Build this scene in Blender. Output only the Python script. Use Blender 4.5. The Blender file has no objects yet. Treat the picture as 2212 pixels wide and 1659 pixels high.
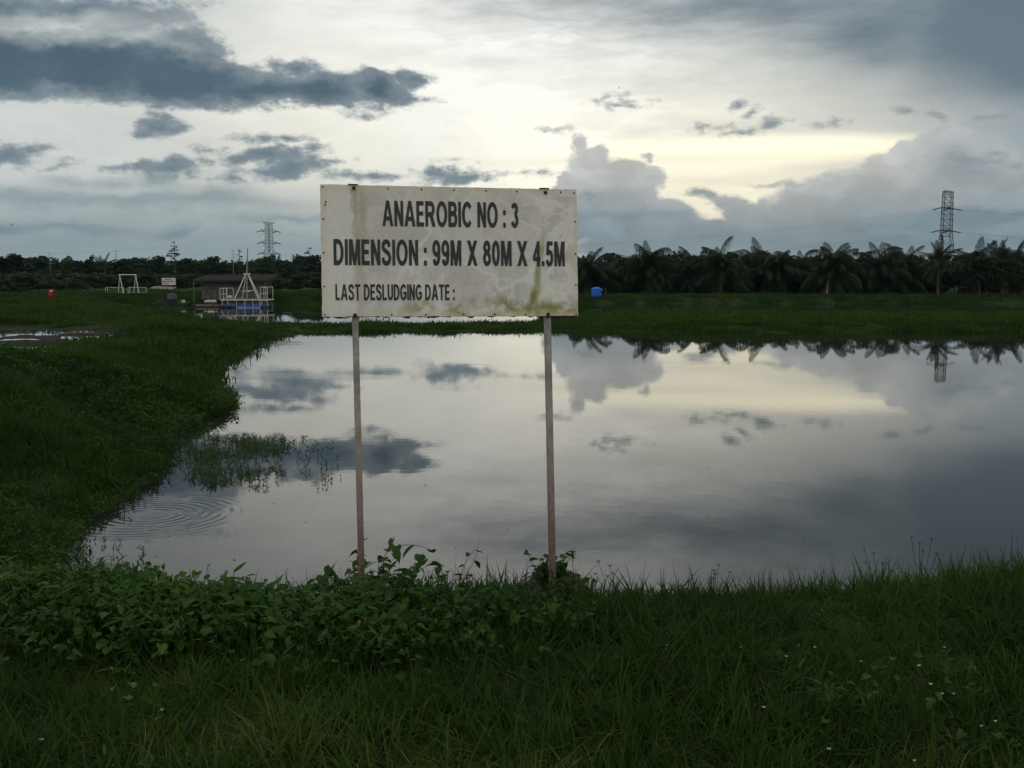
import bpy, math, random
import numpy as np
from mathutils import Vector, Matrix, Euler
random.seed(7); RNG = np.random.default_rng(11)
S = bpy.context.scene; COL = S.collection
R = math.radians

# ------------------------------------------------------------------ camera
F, CX, CY, HOR = 2237.0, 1106.0, 829.5, 595.0          # focal length and horizon, in units of a 2212 x 1659 frame
PITCH = math.atan((CY - HOR) / F)
CAMZ = 3.0
cam = bpy.data.objects.new('camera', bpy.data.cameras.new('camera'))
COL.objects.link(cam); S.camera = cam
cam.location = (0, 0, CAMZ); cam.rotation_euler = (R(90) - PITCH, 0, 0)
cam.data.sensor_fit = 'HORIZONTAL'; cam.data.sensor_width = 36; cam.data.lens = 36 * F / 2212
cam.data.clip_start = 0.05; cam.data.clip_end = 40000
FW = np.array([0, math.cos(PITCH), -math.sin(PITCH)]); UP = np.array([0, math.sin(PITCH), math.cos(PITCH)])

def ray(px, py):
    d = FW * F + np.array([1, 0, 0]) * (px - CX) + UP * (CY - py)
    return d / np.linalg.norm(d)
def at_z(px, py, z):
    d = ray(px, py); k = (z - CAMZ) / d[2]; return (d[0] * k, d[1] * k, z)
def at_y(px, py, y):
    d = ray(px, py); k = y / d[1]; return (d[0] * k, y, CAMZ + d[2] * k)

def lin(c):
    return tuple((v / 255 / 12.92) if v / 255 <= .04045 else ((v / 255 + .055) / 1.055) ** 2.4 for v in c)

# ------------------------------------------------------------------ sky
S.view_settings.view_transform = 'Standard'; S.view_settings.look = 'None'
S.view_settings.exposure = 0; S.view_settings.gamma = 1
try: S.view_settings.use_curve_mapping = False
except Exception: pass
W = bpy.data.worlds.new('World'); S.world = W; W.use_nodes = True
W.cycles.sampling_method = 'MANUAL'; W.cycles.sample_map_resolution = 1024

class NT:
    def __init__(s, nt): s.nt = nt; s.N = nt.nodes; s.L = nt.links
    def put(s, sock, v):
        if v is None: return
        if hasattr(v, 'is_output'): s.L.new(v, sock)
        else:
            try: sock.default_value = v
            except Exception: sock.default_value = (v, v, v) if not hasattr(v, '__len__') else tuple(v) + (1,)
    def m(s, op, a, b=None, c=None, clamp=False):
        n = s.N.new('ShaderNodeMath'); n.operation = op; n.use_clamp = clamp
        for i, v in enumerate((a, b, c)): s.put(n.inputs[i], v)
        return n.outputs[0]
    def v(s, op, a, b=None, c=None, scale=None):
        n = s.N.new('ShaderNodeVectorMath'); n.operation = op
        for i, x in enumerate((a, b, c)):
            if x is not None: s.put(n.inputs[i], x)
        if scale is not None: s.put(n.inputs['Scale'], scale)
        return n.outputs['Value'] if op in ('LENGTH', 'DOT_PRODUCT', 'DISTANCE') else n.outputs['Vector']
    def comb(s, x, y, z=0.0):
        n = s.N.new('ShaderNodeCombineXYZ')
        for i, v in enumerate((x, y, z)): s.put(n.inputs[i], v)
        return n.outputs[0]
    def sep(s, v):
        n = s.N.new('ShaderNodeSeparateXYZ'); s.put(n.inputs[0], v); return n.outputs
    def noise(s, vec, scale, detail=4, rough=.55, dist=0.0, out=0, dim='3D'):
        n = s.N.new('ShaderNodeTexNoise'); n.noise_dimensions = dim; s.put(n.inputs['Vector'], vec)
        n.inputs['Scale'].default_value = scale; n.inputs['Detail'].default_value = detail
        n.inputs['Roughness'].default_value = rough; n.inputs['Distortion'].default_value = dist
        return n.outputs[out]
    def rng(s, v, a, b, c=0.0, d=1.0, smooth=True):
        n = s.N.new('ShaderNodeMapRange'); n.interpolation_type = 'SMOOTHSTEP' if smooth else 'LINEAR'
        for i, x in enumerate((v, a, b, c, d)): s.put(n.inputs[i], x)
        return n.outputs[0]
    def mix(s, f, a, b):
        n = s.N.new('ShaderNodeMix'); n.data_type = 'RGBA'
        s.put(n.inputs[0], f); s.put(n.inputs[6], a); s.put(n.inputs[7], b)
        return n.outputs[2]
    def ramp(s, f, stops):
        n = s.N.new('ShaderNodeValToRGB'); s.put(n.inputs[0], f); e = n.color_ramp.elements
        while len(e) < len(stops): e.new(.5)
        for i, (p, c) in enumerate(stops): e[i].position = p; e[i].color = tuple(c) + (1,)
        return n.outputs[0]

def c4(c): return tuple(c) + (1,)
SUN_EL, SUN_AZ = R(6), R(14)
def build_sky():
    t = NT(W.node_tree); t.N.clear()
    D = t.N.new('ShaderNodeTexCoord').outputs['Generated']
    x, y, z = t.sep(D)
    az = t.m('ARCTAN2', x, y); el = t.m('ARCSINE', z)
    P = t.comb(az, el)
    def ang(px, py):
        d = ray(px, py); return math.atan2(d[0], d[1]), math.asin(d[2])
    # broad colour of the high cloud sheet: a weighted blend of directions
    A = [(100, 250, 200, 204, 205, 170), (450, 270, 212, 213, 207, 170), (750, 300, 232, 229, 214, 200),
         (1050, 60, 218, 222, 224, 150), (700, 60, 208, 213, 216, 200), (1050, 230, 255, 255, 252, 120), (1350, 290, 255, 255, 248, 200),
         (1700, 250, 214, 216, 212, 250), (1650, 330, 252, 248, 228, 380), (1450, 380, 248, 240, 208, 350), (1900, 330, 236, 232, 214, 420),
         (1150, 400, 240, 235, 210, 350), (1650, 410, 244, 236, 204, 420),
         (100, 380, 190, 196, 197, 250), (100, 520, 134, 146, 150, 350), (450, 480, 160, 168, 170, 300), (450, 550, 136, 147, 150, 500), (650, 500, 158, 166, 169, 350),
         (900, 480, 165, 172, 174, 250), (1400, 560, 128, 142, 150, 500), (1800, 545, 116, 134, 146, 500), (2100, 500, 88, 112, 130, 400), (2150, 570, 122, 138, 148, 500), (2150, 410, 158, 168, 174, 400),
         (1350, 60, 214, 218, 220, 200), (1600, 150, 188, 194, 196, 220), (1850, 200, 160, 170, 176, 200), (2050, 60, 94, 112, 126, 170), (2170, 220, 106, 124, 138, 220), (2050, 280, 170, 178, 182, 300), (1700, 30, 128, 142, 154, 200), (250, 30, 150, 160, 166, 200)]
    acc = None; ws = None
    far = [((0, .2, .98), (178, 184, 188), 4), ((-.9, .1, .35), (176, 182, 184), 6), ((.9, .1, .4), (150, 162, 172), 6),
           ((-.5, -.8, .35), (196, 196, 192), 3), ((.5, -.8, .35), (196, 196, 192), 3), ((0, -.5, .85), (192, 194, 194), 3)]
    pts = [(ray(a[0], a[1]), a[2:5], a[5]) for a in A] + [(np.array(d) / np.linalg.norm(d), c, k) for d, c, k in far]
    for d, c, k in pts:
        dt = t.v('DOT_PRODUCT', D, tuple(d))
        w = t.m('EXPONENT', t.m('MULTIPLY_ADD', dt, float(k), -float(k)))
        wv = t.v('SCALE', lin(c), scale=w)
        acc = wv if acc is None else t.v('ADD', acc, wv)
        ws = w if ws is None else t.m('ADD', ws, w)
    base = t.v('SCALE', acc, scale=t.m('DIVIDE', 1.0, t.m('ADD', ws, 1e-6)))
    base = t.mix(t.m('MULTIPLY', t.rng(t.m('ADD', el, t.rng(az, R(-9), R(4), 0, R(2.4))), R(5.4), R(1.4), 0, .92), 1.0), base,
                 t.mix(t.rng(az, R(-4), R(16)), c4(lin((132, 145, 151))), c4(lin((112, 131, 144)))))
    # turbulence
    Pn = t.v('MULTIPLY', P, (1.0, 1.7, 1))
    nb = t.v('SUBTRACT', t.noise(Pn, 9, 6, .58, out=1), (.5, .5, .5))
    nf = t.v('SUBTRACT', t.noise(Pn, 40, 5, .6, out=1), (.5, .5, .5))
    Pb = t.v('ADD', t.v('ADD', P, t.v('MULTIPLY', nb, (.055, .032, 0))), t.v('MULTIPLY', nf, (.024, .017, 0)))
    Ps = t.v('ADD', t.v('ADD', P, t.v('MULTIPLY', nb, (.016, .009, 0))), t.v('MULTIPLY', nf, (.020, .012, 0)))
    Pw = t.v('ADD', P, t.v('MULTIPLY', nb, (.05, .035, 0)))
    def field(coord, ells, k=.006):
        f = None
        for e in ells:
            px, py, rx, ry = e[:4]; a0, e0 = ang(px, py); a, b = rx / F, ry / F
            rot = e[4] if len(e) > 4 else 0
            q = coord
            if rot:
                n = t.N.new('ShaderNodeVectorRotate'); n.rotation_type = 'Z_AXIS'; t.put(n.inputs['Vector'], coord)
                n.inputs['Center'].default_value = (a0, e0, 0); n.inputs['Angle'].default_value = R(rot); q = n.outputs[0]
            q = t.v('MULTIPLY_ADD', q, (1 / a, 1 / b, 0), (-a0 / a, -e0 / b, 0))
            g = t.m('MULTIPLY_ADD', t.v('LENGTH', q), b, -b)
            f = g if f is None else t.m('SMOOTH_MIN', f, g, k)
        return f
    soft_n = t.noise(t.v('MULTIPLY', P, (1, 3.2, 1)), 7, 7, .6, .4)
    soft_f = t.noise(t.v('MULTIPLY', P, (1, 4.5, 1)), 22, 6, .62, .3)
    # faint streaks everywhere in the sheet
    k = t.rng(soft_n, .3, .72, 1.04, 1.26, False)
    k = t.m('MULTIPLY', k, t.rng(soft_f, .3, .7, .98, 1.02, False))
    base = t.v('SCALE', base, scale=k)
    # soft grey sheets upper right and centre
    soft = field(Pw, [(1600, 10, 360, 44), (1880, 60, 170, 60), (1890, 122, 56, 30), (1220, -4, 120, 20), (2230, 60, 240, 140)], .02)
    soft = t.m('ADD', soft, t.m('MULTIPLY_ADD', soft_f, .03, -.015))
    base = t.mix(t.rng(soft, .030, -.030, 0, .9), base, c4(lin((94, 111, 125))))
    soft2 = t.m('ADD', field(Pw, [(1460, 165, 210, 26), (1200, 120, 160, 14), (1750, 190, 160, 26), (1780, 260, 330, 26)], .01), t.m('MULTIPLY_ADD', soft_f, .03, -.015))
    base = t.mix(t.rng(soft2, .018, -.02, 0, .55), base, c4(lin((186, 190, 190))))
    # bright clear strip near the hidden sun
    br = field(t.v('ADD', P, t.v('MULTIPLY', nb, (.02, .003, 0))), [(1640, 325, 385, 30), (1500, 330, 260, 24)], .006)
    base = t.mix(t.rng(br, .004, -.008, 0, 1), base, c4(tuple(v * 1.12 for v in lin((253, 249, 228)))))
    stv = field(t.v('ADD', P, t.v('MULTIPLY', nb, (.03, .004, 0))), [(1560, 390, 120, 7), (1500, 343, 230, 6)], .006)
    base = t.mix(t.rng(stv, .006, -.004, 0, .45), base, c4(lin((214, 211, 196))))
    # cumulus bank
    bank = field(Pb, [(1243, 312, 17, 20), (1292, 322, 18, 13), (1268, 352, 45, 32), (1322, 385, 72, 38), (1384, 342, 12, 12), (1395, 392, 34, 30), (1300, 445, 120, 62),
                      (1440, 460, 50, 24), (1228, 395, 32, 30), (1530, 418, 30, 9), (1570, 432, 40, 18), (1610, 460, 60, 26), (1650, 436, 15, 14), (1700, 490, 120, 34), (1745, 418, 36, 26),
                      (1830, 388, 50, 24), (1905, 362, 56, 26), (1965, 352, 48, 40), (2015, 322, 40, 34), (2080, 365, 120, 66), (1900, 440, 230, 54), (1560, 530, 330, 54), (1235, 455, 60, 60), (1360, 478, 130, 44), (1420, 500, 110, 44), (1800, 600, 560, 110), (2060, 320, 60, 44)], .005)
    bm = t.rng(bank, .0022, -.0030)
    bn = t.noise(t.v('MULTIPLY', Pb, (1, 1.3, 1)), 24, 5, .55)
    bcol = t.mix(t.rng(bank, -.001, -.030), c4(lin((186, 189, 190))), c4(lin((158, 166, 172))))
    bcol = t.mix(t.rng(el, R(6.0), R(1.8)), bcol, c4(lin((122, 140, 151))))
    bcol = t.mix(t.rng(az, R(17), R(26), 0, .45), bcol, c4(lin((128, 144, 156))))
    bcol = t.v('SCALE', bcol, scale=t.rng(bn, .3, .7, .82, 1.14, False))
    bank2 = field(Pb, [(1800, 400, 40, 20), (1870, 410, 70, 24), (1720, 450, 70, 26), (1350, 430, 60, 30), (1590, 470, 50, 20), (1990, 440, 90, 30)], .005)
    bcol = t.mix(t.rng(bank2, .004, -.008, 0, .4), bcol, c4(lin((146, 152, 158))))
    sky = t.mix(bm, base, bcol)
    # long soft bands low in the sky
    band = field(Pb, [(90, 420, 190, 15), (300, 430, 220, 16), (440, 428, 90, 20, -4), (520, 440, 90, 9), (250, 388, 50, 12), (160, 392, 50, 9), (345, 395, 40, 18)], .006)
    sky = t.mix(t.rng(band, .006, -.008, 0, .8), sky, c4(lin((128, 143, 151))))
    low = field(Pb, [(160, 493, 56, 5), (365, 490, 24, 7, -15), (5, 500, 36, 9), (2150, 475, 170, 16), (2000, 490, 120, 6), (1950, 520, 260, 8), (620, 470, 60, 4), (1330, 470, 60, 3)], .005)
    sky = t.mix(t.rng(low, .006, -.006, 0, .75), sky, c4(lin((96, 121, 137))))
    # dark ragged clouds
    dark = field(Pb, [(-60, 130, 200, 78), (180, 142, 220, 62), (380, 165, 200, 58), (560, 188, 170, 40), (700, 192, 140, 40), (830, 190, 80, 34, 12), (890, 164, 48, 20), (640, 140, 60, 22),
                      (592, 128, 20, 14), (440, 112, 46, 24), (-20, 10, 160, 34), (150, 26, 150, 27, -8), (290, 52, 130, 24, -16), (380, 84, 80, 24, -18), (425, 98, 44, 24), (230, 92, 60, 14, -8),
                      (348, 266, 46, 25), (382, 275, 34, 14), (318, 279, 28, 10), (0, 338, 44, 22), (60, 322, 42, 9, -14), (110, 356, 30, 5, -18),
                      (375, 366, 58, 21), (315, 356, 50, 9), (590, 342, 100, 22, -8), (640, 366, 76, 20, -14), (690, 352, 40, 7),
                      (1000, 386, 82, 14, -8), (940, 376, 50, 13)], .006)
    small = field(Ps, [(576, 298, 20, 10), (540, 299, 30, 5), (625, 300, 44, 6), (672, 322, 28, 11), (455, 325, 28, 8), (458, 349, 14, 5), (500, 390, 24, 6), (465, 390, 14, 4), (560, 376, 36, 6),
                       (800, 384, 44, 9), (850, 383, 30, 6), (730, 378, 28, 8), (985, 344, 16, 3), (1138, 374, 15, 3), (1176, 370, 13, 3), (340, 18, 18, 7, -20), (300, 8, 60, 7),
                       (1596, 226, 15, 6, -25), (1622, 238, 17, 7, -25), (1664, 266, 20, 15), (1678, 256, 12, 4), (1350, 230, 34, 5), (1308, 212, 20, 2.5, -10), (1366, 217, 18, 3), (1195, 279, 22, 6), (1590, 283, 32, 4),
                       (1548, 272, 28, 6), (1790, 267, 24, 5), (1945, 243, 22, 7, 5), (2028, 254, 13, 6, 30), (2135, 256, 15, 5), (2125, 352, 56, 5, 8), (2145, 333, 9, 3), (1675, 400, 17, 3), (1505, 414, 20, 6),
                       (1260, 425, 26, 5), (320, 222, 22, 4), (415, 222, 30, 6), (900, 215, 22, 4), (530, 228, 40, 6), (790, 246, 30, 8)], .003)
    dk = t.m('SMOOTH_MIN', dark, small, .003)
    fil = t.m('MULTIPLY_ADD', t.noise(Pn, 60, 5, .65), .016, -.008)
    dk = t.m('ADD', dk, fil)
    dm = t.rng(dk, .0032, -.0042)
    dn = t.noise(t.v('MULTIPLY', Pb, (1, 2, 1)), 14, 6, .6)
    dcol = t.mix(t.rng(dk, -.001, -.016), c4(lin((128, 140, 149))), c4(lin((80, 98, 113))))
    dcol = t.v('SCALE', dcol, scale=t.rng(dn, .3, .7, .86, 1.16, False))
    dcol = t.mix(t.rng(el, R(7.5), R(4.5), 0, .55), dcol, c4(lin((118, 134, 144))))
    sky = t.mix(t.m('MULTIPLY', dm, t.rng(az, R(10), R(20), 1.0, .8)), sky, dcol)
    gap = field(Pb, [(120, 52, 120, 9, -4), (60, 40, 60, 7), (235, 66, 60, 8, -14), (300, 90, 36, 7, -10), (240, 88, 60, 5)], .005)
    sky = t.mix(t.rng(t.m('ADD', gap, fil), .009, -.007, 0, .62), sky, c4(lin((196, 202, 203))))
    hs = t.N.new('ShaderNodeHueSaturation'); hs.inputs['Saturation'].default_value = 1.14; hs.inputs['Value'].default_value = 1.0; t.put(hs.inputs['Color'], sky); sky = t.v('MULTIPLY', hs.outputs[0], (1.025, 1.0, .955))
    nis = t.N.new('ShaderNodeTexSky'); nis.sky_type = 'NISHITA'; nis.sun_disc = False
    nis.sun_elevation = SUN_EL; nis.sun_rotation = SUN_AZ
    clear = t.v('SCALE', nis.outputs[0], scale=.05)
    out = t.mix(.985, clear, sky)
    bg = t.N.new('ShaderNodeBackground'); t.put(bg.inputs[0], out); bg.inputs[1].default_value = 1.12
    o = t.N.new('ShaderNodeOutputWorld'); t.L.new(bg.outputs[0], o.inputs[0])
build_sky()

sun = bpy.data.objects.new('sun', bpy.data.lights.new('sun', 'SUN')); COL.objects.link(sun)
sun.data.energy = 0.06; sun.data.angle = R(140); sun.data.color = (1, .93, .8)   # dusk, behind the clouds
sd = Vector((math.sin(SUN_AZ) * math.cos(R(12)), math.cos(SUN_AZ) * math.cos(R(12)), math.sin(R(12))))
sun.rotation_euler = sd.to_track_quat('Z', 'Y').to_euler()

# ------------------------------------------------------------------ helpers
def tag(o, label=None, cat=None, group=None, kind=None):
    if label: o['label'] = label
    if cat: o['category'] = cat
    if group: o['group'] = group
    if kind: o['kind'] = kind
    return o
def empty(name, loc=(0, 0, 0), rz=0):
    o = bpy.data.objects.new(name, None); COL.objects.link(o); o.location = loc; o.rotation_euler.z = rz
    o.empty_display_size = .1; return o
def inst(name, mesh, parent=None, M=None):
    o = bpy.data.objects.new(name, mesh); COL.objects.link(o)
    if parent: o.parent = parent
    if M is not None: o.matrix_local = M
    return o
class MB:
    def __init__(s): s.v = []; s.f = []; s.mi = []
    def add(s, vs, fs, mi=0):
        b = len(s.v); s.v += [tuple(p) for p in vs]; s.f += [tuple(b + i for i in f) for f in fs]; s.mi += [mi] * len(fs)
    def box(s, c, d, M=None, mi=0):
        x, y, z = [a / 2 for a in d]
        vs = [Vector((sx * x, sy * y, sz * z)) for sx in (-1, 1) for sy in (-1, 1) for sz in (-1, 1)]
        if M is not None: vs = [M @ v for v in vs]
        s.add([v + Vector(c) for v in vs], [(0, 1, 3, 2), (4, 6, 7, 5), (0, 4, 5, 1), (2, 3, 7, 6), (0, 2, 6, 4), (1, 5, 7, 3)], mi)
    def tube(s, pts, rad, n=6, cap=True, mi=0):
        pts = [Vector(p) for p in pts]; m = len(pts)
        if not hasattr(rad, '__len__'): rad = [rad] * m
        vs = []; ref = None
        for i, p in enumerate(pts):
            d = (pts[min(i + 1, m - 1)] - pts[max(i - 1, 0)])
            d = d.normalized() if d.length > 1e-9 else Vector((0, 0, 1))
            if ref is None: ref = d.orthogonal().normalized()
            a = (ref - d * ref.dot(d))
            a = a.normalized() if a.length > 1e-6 else d.orthogonal().normalized()
            ref = a; b = d.cross(a)
            for j in range(n):
                th = 2 * math.pi * j / n
                vs.append(p + (a * math.cos(th) + b * math.sin(th)) * rad[i])
        fs = [(i * n + j, i * n + (j + 1) % n, (i + 1) * n + (j + 1) % n, (i + 1) * n + j) for i in range(m - 1) for j in range(n)]
        if cap: fs += [tuple(range(n - 1, -1, -1)), tuple((m - 1) * n + j for j in range(n))]
        s.add(vs, fs, mi)
    def bar(s, a, b, r, n=4, mi=0): s.tube([a, b], r, n, True, mi)
    def lathe(s, prof, c=(0, 0, 0), n=24, mi=0):
        vs = []
        for r, z in prof:
            vs += [(c[0] + r * math.cos(2 * math.pi * j / n), c[1] + r * math.sin(2 * math.pi * j / n), c[2] + z) for j in range(n)]
        m = len(prof)
        fs = [(i * n + j, i * n + (j + 1) % n, (i + 1) * n + (j + 1) % n, (i + 1) * n + j) for i in range(m - 1) for j in range(n)]
        fs += [tuple(range(n - 1, -1, -1)), tuple((m - 1) * n + j for j in range(n))]
        s.add(vs, fs, mi)
    def mesh(s, name, mats, smooth=False):
        me = bpy.data.meshes.new(name); me.from_pydata(s.v, [], s.f)
        if not isinstance(mats, (list, tuple)): mats = [mats]
        for m in mats: me.materials.append(m)
        if len(mats) > 1: me.polygons.foreach_set('material_index', s.mi)
        if smooth: me.polygons.foreach_set('use_smooth', [True] * len(me.polygons))
        me.update(); return me
    def build(s, name, mats, parent=None, smooth=False):
        return inst(name, s.mesh(name, mats, smooth), parent)

def hash2(ix, iy, seed):
    n = (ix.astype(np.int64) * 374761393 + iy.astype(np.int64) * 668265263 + seed * 974711) & 0x7fffffff
    n = ((n ^ (n >> 13)) * 1274126177) & 0x7fffffff
    return ((n ^ (n >> 16)) & 0xffff) / 65535.0
def vnoise(x, y, seed=0):
    ix = np.floor(x); iy = np.floor(y); fx = x - ix; fy = y - iy
    fx = fx * fx * (3 - 2 * fx); fy = fy * fy * (3 - 2 * fy)
    a = hash2(ix, iy, seed); b = hash2(ix + 1, iy, seed); c = hash2(ix, iy + 1, seed); d = hash2(ix + 1, iy + 1, seed)
    return (a * (1 - fx) + b * fx) * (1 - fy) + (c * (1 - fx) + d * fx) * fy - .5
def fbm(x, y, seed=0, o=4):
    s = 0; a = 1.0
    for i in range(o): s = s + a * vnoise(x * 2 ** i, y * 2 ** i, seed + i); a *= .5
    return s
def sst(a, b, x):
    t = np.clip((x - a) / (b - a), 0, 1); return t * t * (3 - 2 * t)
def poly_sd(x, y, poly):
    x = np.asarray(x, float); y = np.asarray(y, float)
    d = np.full(x.shape, 1e18); ins = np.zeros(x.shape, bool); n = len(poly)
    for i in range(n):
        ax, ay = poly[i]; bx, by = poly[(i + 1) % n]; ex, ey = bx - ax, by - ay
        t = np.clip(((x - ax) * ex + (y - ay) * ey) / (ex * ex + ey * ey), 0, 1)
        d = np.minimum(d, (x - ax - t * ex) ** 2 + (y - ay - t * ey) ** 2)
        c = ((ay > y) != (by > y)) & (x < (bx - ax) * (y - ay) / (by - ay + 1e-12) + ax)
        ins ^= c
    d = np.sqrt(d); return np.where(ins, -d, d)

# ------------------------------------------------------------------ materials
def mat(name, col, rough=.6, var=.25, scale=6, metal=0, spec=.4, bump=0, col2=None, detail=5, trans=0):
    m = bpy.data.materials.new(name); m.use_nodes = True; t = NT(m.node_tree)
    b = t.N['Principled BSDF']; b.inputs['Roughness'].default_value = rough; b.inputs['Metallic'].default_value = metal
    b.inputs['Specular IOR Level'].default_value = spec
    co = t.N.new('ShaderNodeTexCoord').outputs['Object']
    n = t.noise(co, scale, detail, .6)
    c2 = col2 if col2 else tuple(v * (1 - var) for v in col)
    c = t.mix(t.rng(n, .3, .7), c4(c2), c4(tuple(min(1, v * (1 + var * .5)) for v in col)))
    t.put(b.inputs['Base Color'], c)
    if bump:
        bn = t.N.new('ShaderNodeBump'); bn.inputs['Strength'].default_value = bump; bn.inputs['Distance'].default_value = .02
        t.put(bn.inputs['Height'], t.noise(co, scale * 4, 5, .6)); t.L.new(bn.outputs[0], b.inputs['Normal'])
    return m
def leaf_mat(name, stops, rough=.65, trans=.35, spec=.12):
    m = bpy.data.materials.new(name); m.use_nodes = True; t = NT(m.node_tree)
    b = t.N['Principled BSDF']; b.inputs['Roughness'].default_value = rough; b.inputs['Specular IOR Level'].default_value = spec
    oi = t.N.new('ShaderNodeObjectInfo'); gi = t.N.new('ShaderNodeNewGeometry')
    pos = t.noise(gi.outputs['Position'], .55, 4, .6)
    f = t.m('MULTIPLY_ADD', oi.outputs['Random'], .35, t.m('MULTIPLY_ADD', gi.outputs['Random Per Island'], .45, t.m('MULTIPLY_ADD', pos, 1.5, -.65)), clamp=True)
    c = t.ramp(f, stops); t.put(b.inputs['Base Color'], c)
    tr = t.N.new('ShaderNodeBsdfTranslucent'); t.put(tr.inputs[0], t.v('MULTIPLY', c, (1.2, 1.4, .5)))
    mx = t.N.new('ShaderNodeMixShader'); mx.inputs[0].default_value = trans
    t.L.new(b.outputs[0], mx.inputs[1]); t.L.new(tr.outputs[0], mx.inputs[2])
    t.L.new(mx.outputs[0], t.N['Material Output'].inputs[0]); return m
M = {}
M['grass'] = leaf_mat('grass_blade', [(0, (.020, .026, .010)), (.18, (.014, .038, .008)), (.45, (.026, .056, .010)), (.75, (.040, .080, .013)), (.92, (.066, .098, .020)), (1, (.14, .115, .05))])
M['grass_far'] = leaf_mat('far_grass_blade', [(0, (.014, .036, .009)), (.5, (.028, .062, .011)), (.9, (.046, .086, .016)), (1, (.08, .09, .03))])
M['vine'] = leaf_mat('vine_leaf', [(0, (.014, .040, .009)), (.4, (.024, .066, .012)), (.75, (.042, .098, .016)), (1, (.085, .13, .025))], .65, .3, .15)
M['weed'] = leaf_mat('water_weed_leaf', [(0, (.030, .060, .022)), (.5, (.045, .085, .028)), (1, (.085, .115, .035))], .5, .3)
M['palm'] = leaf_mat('palm_frond_leaf', [(0, (.010, .018, .009)), (.5, (.018, .032, .014)), (1, (.034, .050, .022))], .5, .2)
M['straw_frond'] = leaf_mat('dead_frond', [(0, (.030, .024, .014)), (1, (.07, .055, .03))], .8, .1)
M['coco'] = leaf_mat('coconut_frond_leaf', [(0, (.012, .020, .010)), (.6, (.020, .032, .014)), (1, (.032, .044, .020))], .5, .2)
M['tree'] = leaf_mat('tree_leaf', [(0, (.010, .020, .010)), (.5, (.020, .036, .016)), (1, (.036, .056, .024))], .6, .2)
M['tree2'] = leaf_mat('light_tree_leaf', [(0, (.018, .034, .014)), (.5, (.032, .056, .022)), (1, (.050, .075, .030))], .6, .25)
M['flower'] = mat('white_petal', (.75, .73, .72), .5, .1, 20)
M['yellow_leaf'] = mat('yellow_leaf', (.20, .13, .02), .6, .4, 20)
M['stem'] = mat('green_stem', (.05, .075, .025), .6, .3, 10)
M['vine_stem'] = mat('vine_stem', (.07, .06, .03), .6, .3, 10)
M['trunk'] = mat('trunk_bark', (.07, .058, .045), .85, .5, 8, bump=.4)
M['paletrunk'] = mat('pale_bark', (.26, .24, .21), .8, .3, 5)
M['soil'] = mat('dark_soil', (.050, .034, .022), .95, .55, 9, bump=.8)
M['root'] = mat('dry_root', (.12, .085, .05), .9, .4, 30)
M['steel'] = mat('galvanised_steel', (.05, .056, .062), .6, .3, 2)
M['darksteel'] = mat('insulator_dark', (.05, .05, .052), .4, .2, 4)
M['wire'] = mat('conductor', (.10, .105, .11), .5, .1, 1)
M['white'] = mat('white_paint', (.66, .65, .62), .5, .2, 3)
M['white_dirty'] = mat('white_sacking', (.55, .53, .50), .8, .25, 6)
M['blue'] = mat('blue_drum_plastic', (.018, .085, .33), .4, .25, 3)
M['tank'] = mat('blue_tank_plastic', (.010, .125, .62), .45, .12, 2)
M['darkblue'] = mat('faded_blue_drum', (.03, .07, .12), .5, .3, 3)
M['mast'] = mat('grey_mast', (.22, .22, .21), .5, .2, 3)
M['rust_roof'] = mat('rusted_sheet', (.034, .027, .023), .9, .5, 1.5, spec=.05, col2=(.018, .015, .014))
M['board_wall'] = mat('weathered_board', (.15, .142, .13), .85, .3, 3, col2=(.07, .066, .06))
M['bluedoor'] = mat('faded_blue_door', (.10, .13, .17), .8, .3, 3)
M['ochre'] = mat('ochre_board', (.23, .17, .07), .8, .3, 3)
M['darkwood'] = mat('dark_wood', (.045, .038, .03), .85, .4, 4)
M['plank'] = mat('pale_plank', (.20, .17, .14), .85, .3, 4)
M['green_bin'] = mat('dark_green_plastic', (.018, .06, .06), .5, .2, 3)
M['red'] = mat('red_cloth', (.36, .008, .014), .8, .25, 6)
M['skin'] = mat('skin', (.16, .09, .06), .6, .1, 6)
M['hair'] = mat('black_hair', (.01, .009, .008), .6, .1, 6)
M['bird'] = mat('bird_feather', (.012, .012, .014), .7, .2, 10)
M['letter'] = mat('black_vinyl', (.030, .030, .034), .5, .25, 12, spec=.3, col2=(.052, .052, .056))
M['nail'] = mat('rusted_nail', (.035, .026, .022), .7, .4, 60)
M['bolt'] = mat('black_bolt', (.018, .018, .018), .5, .2, 60)
M['edge'] = mat('rotten_edge', (.045, .035, .028), .9, .5, 30)
M['hill'] = mat('distant_forest', (.020, .034, .030), 1, .3, .01, spec=0)

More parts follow.
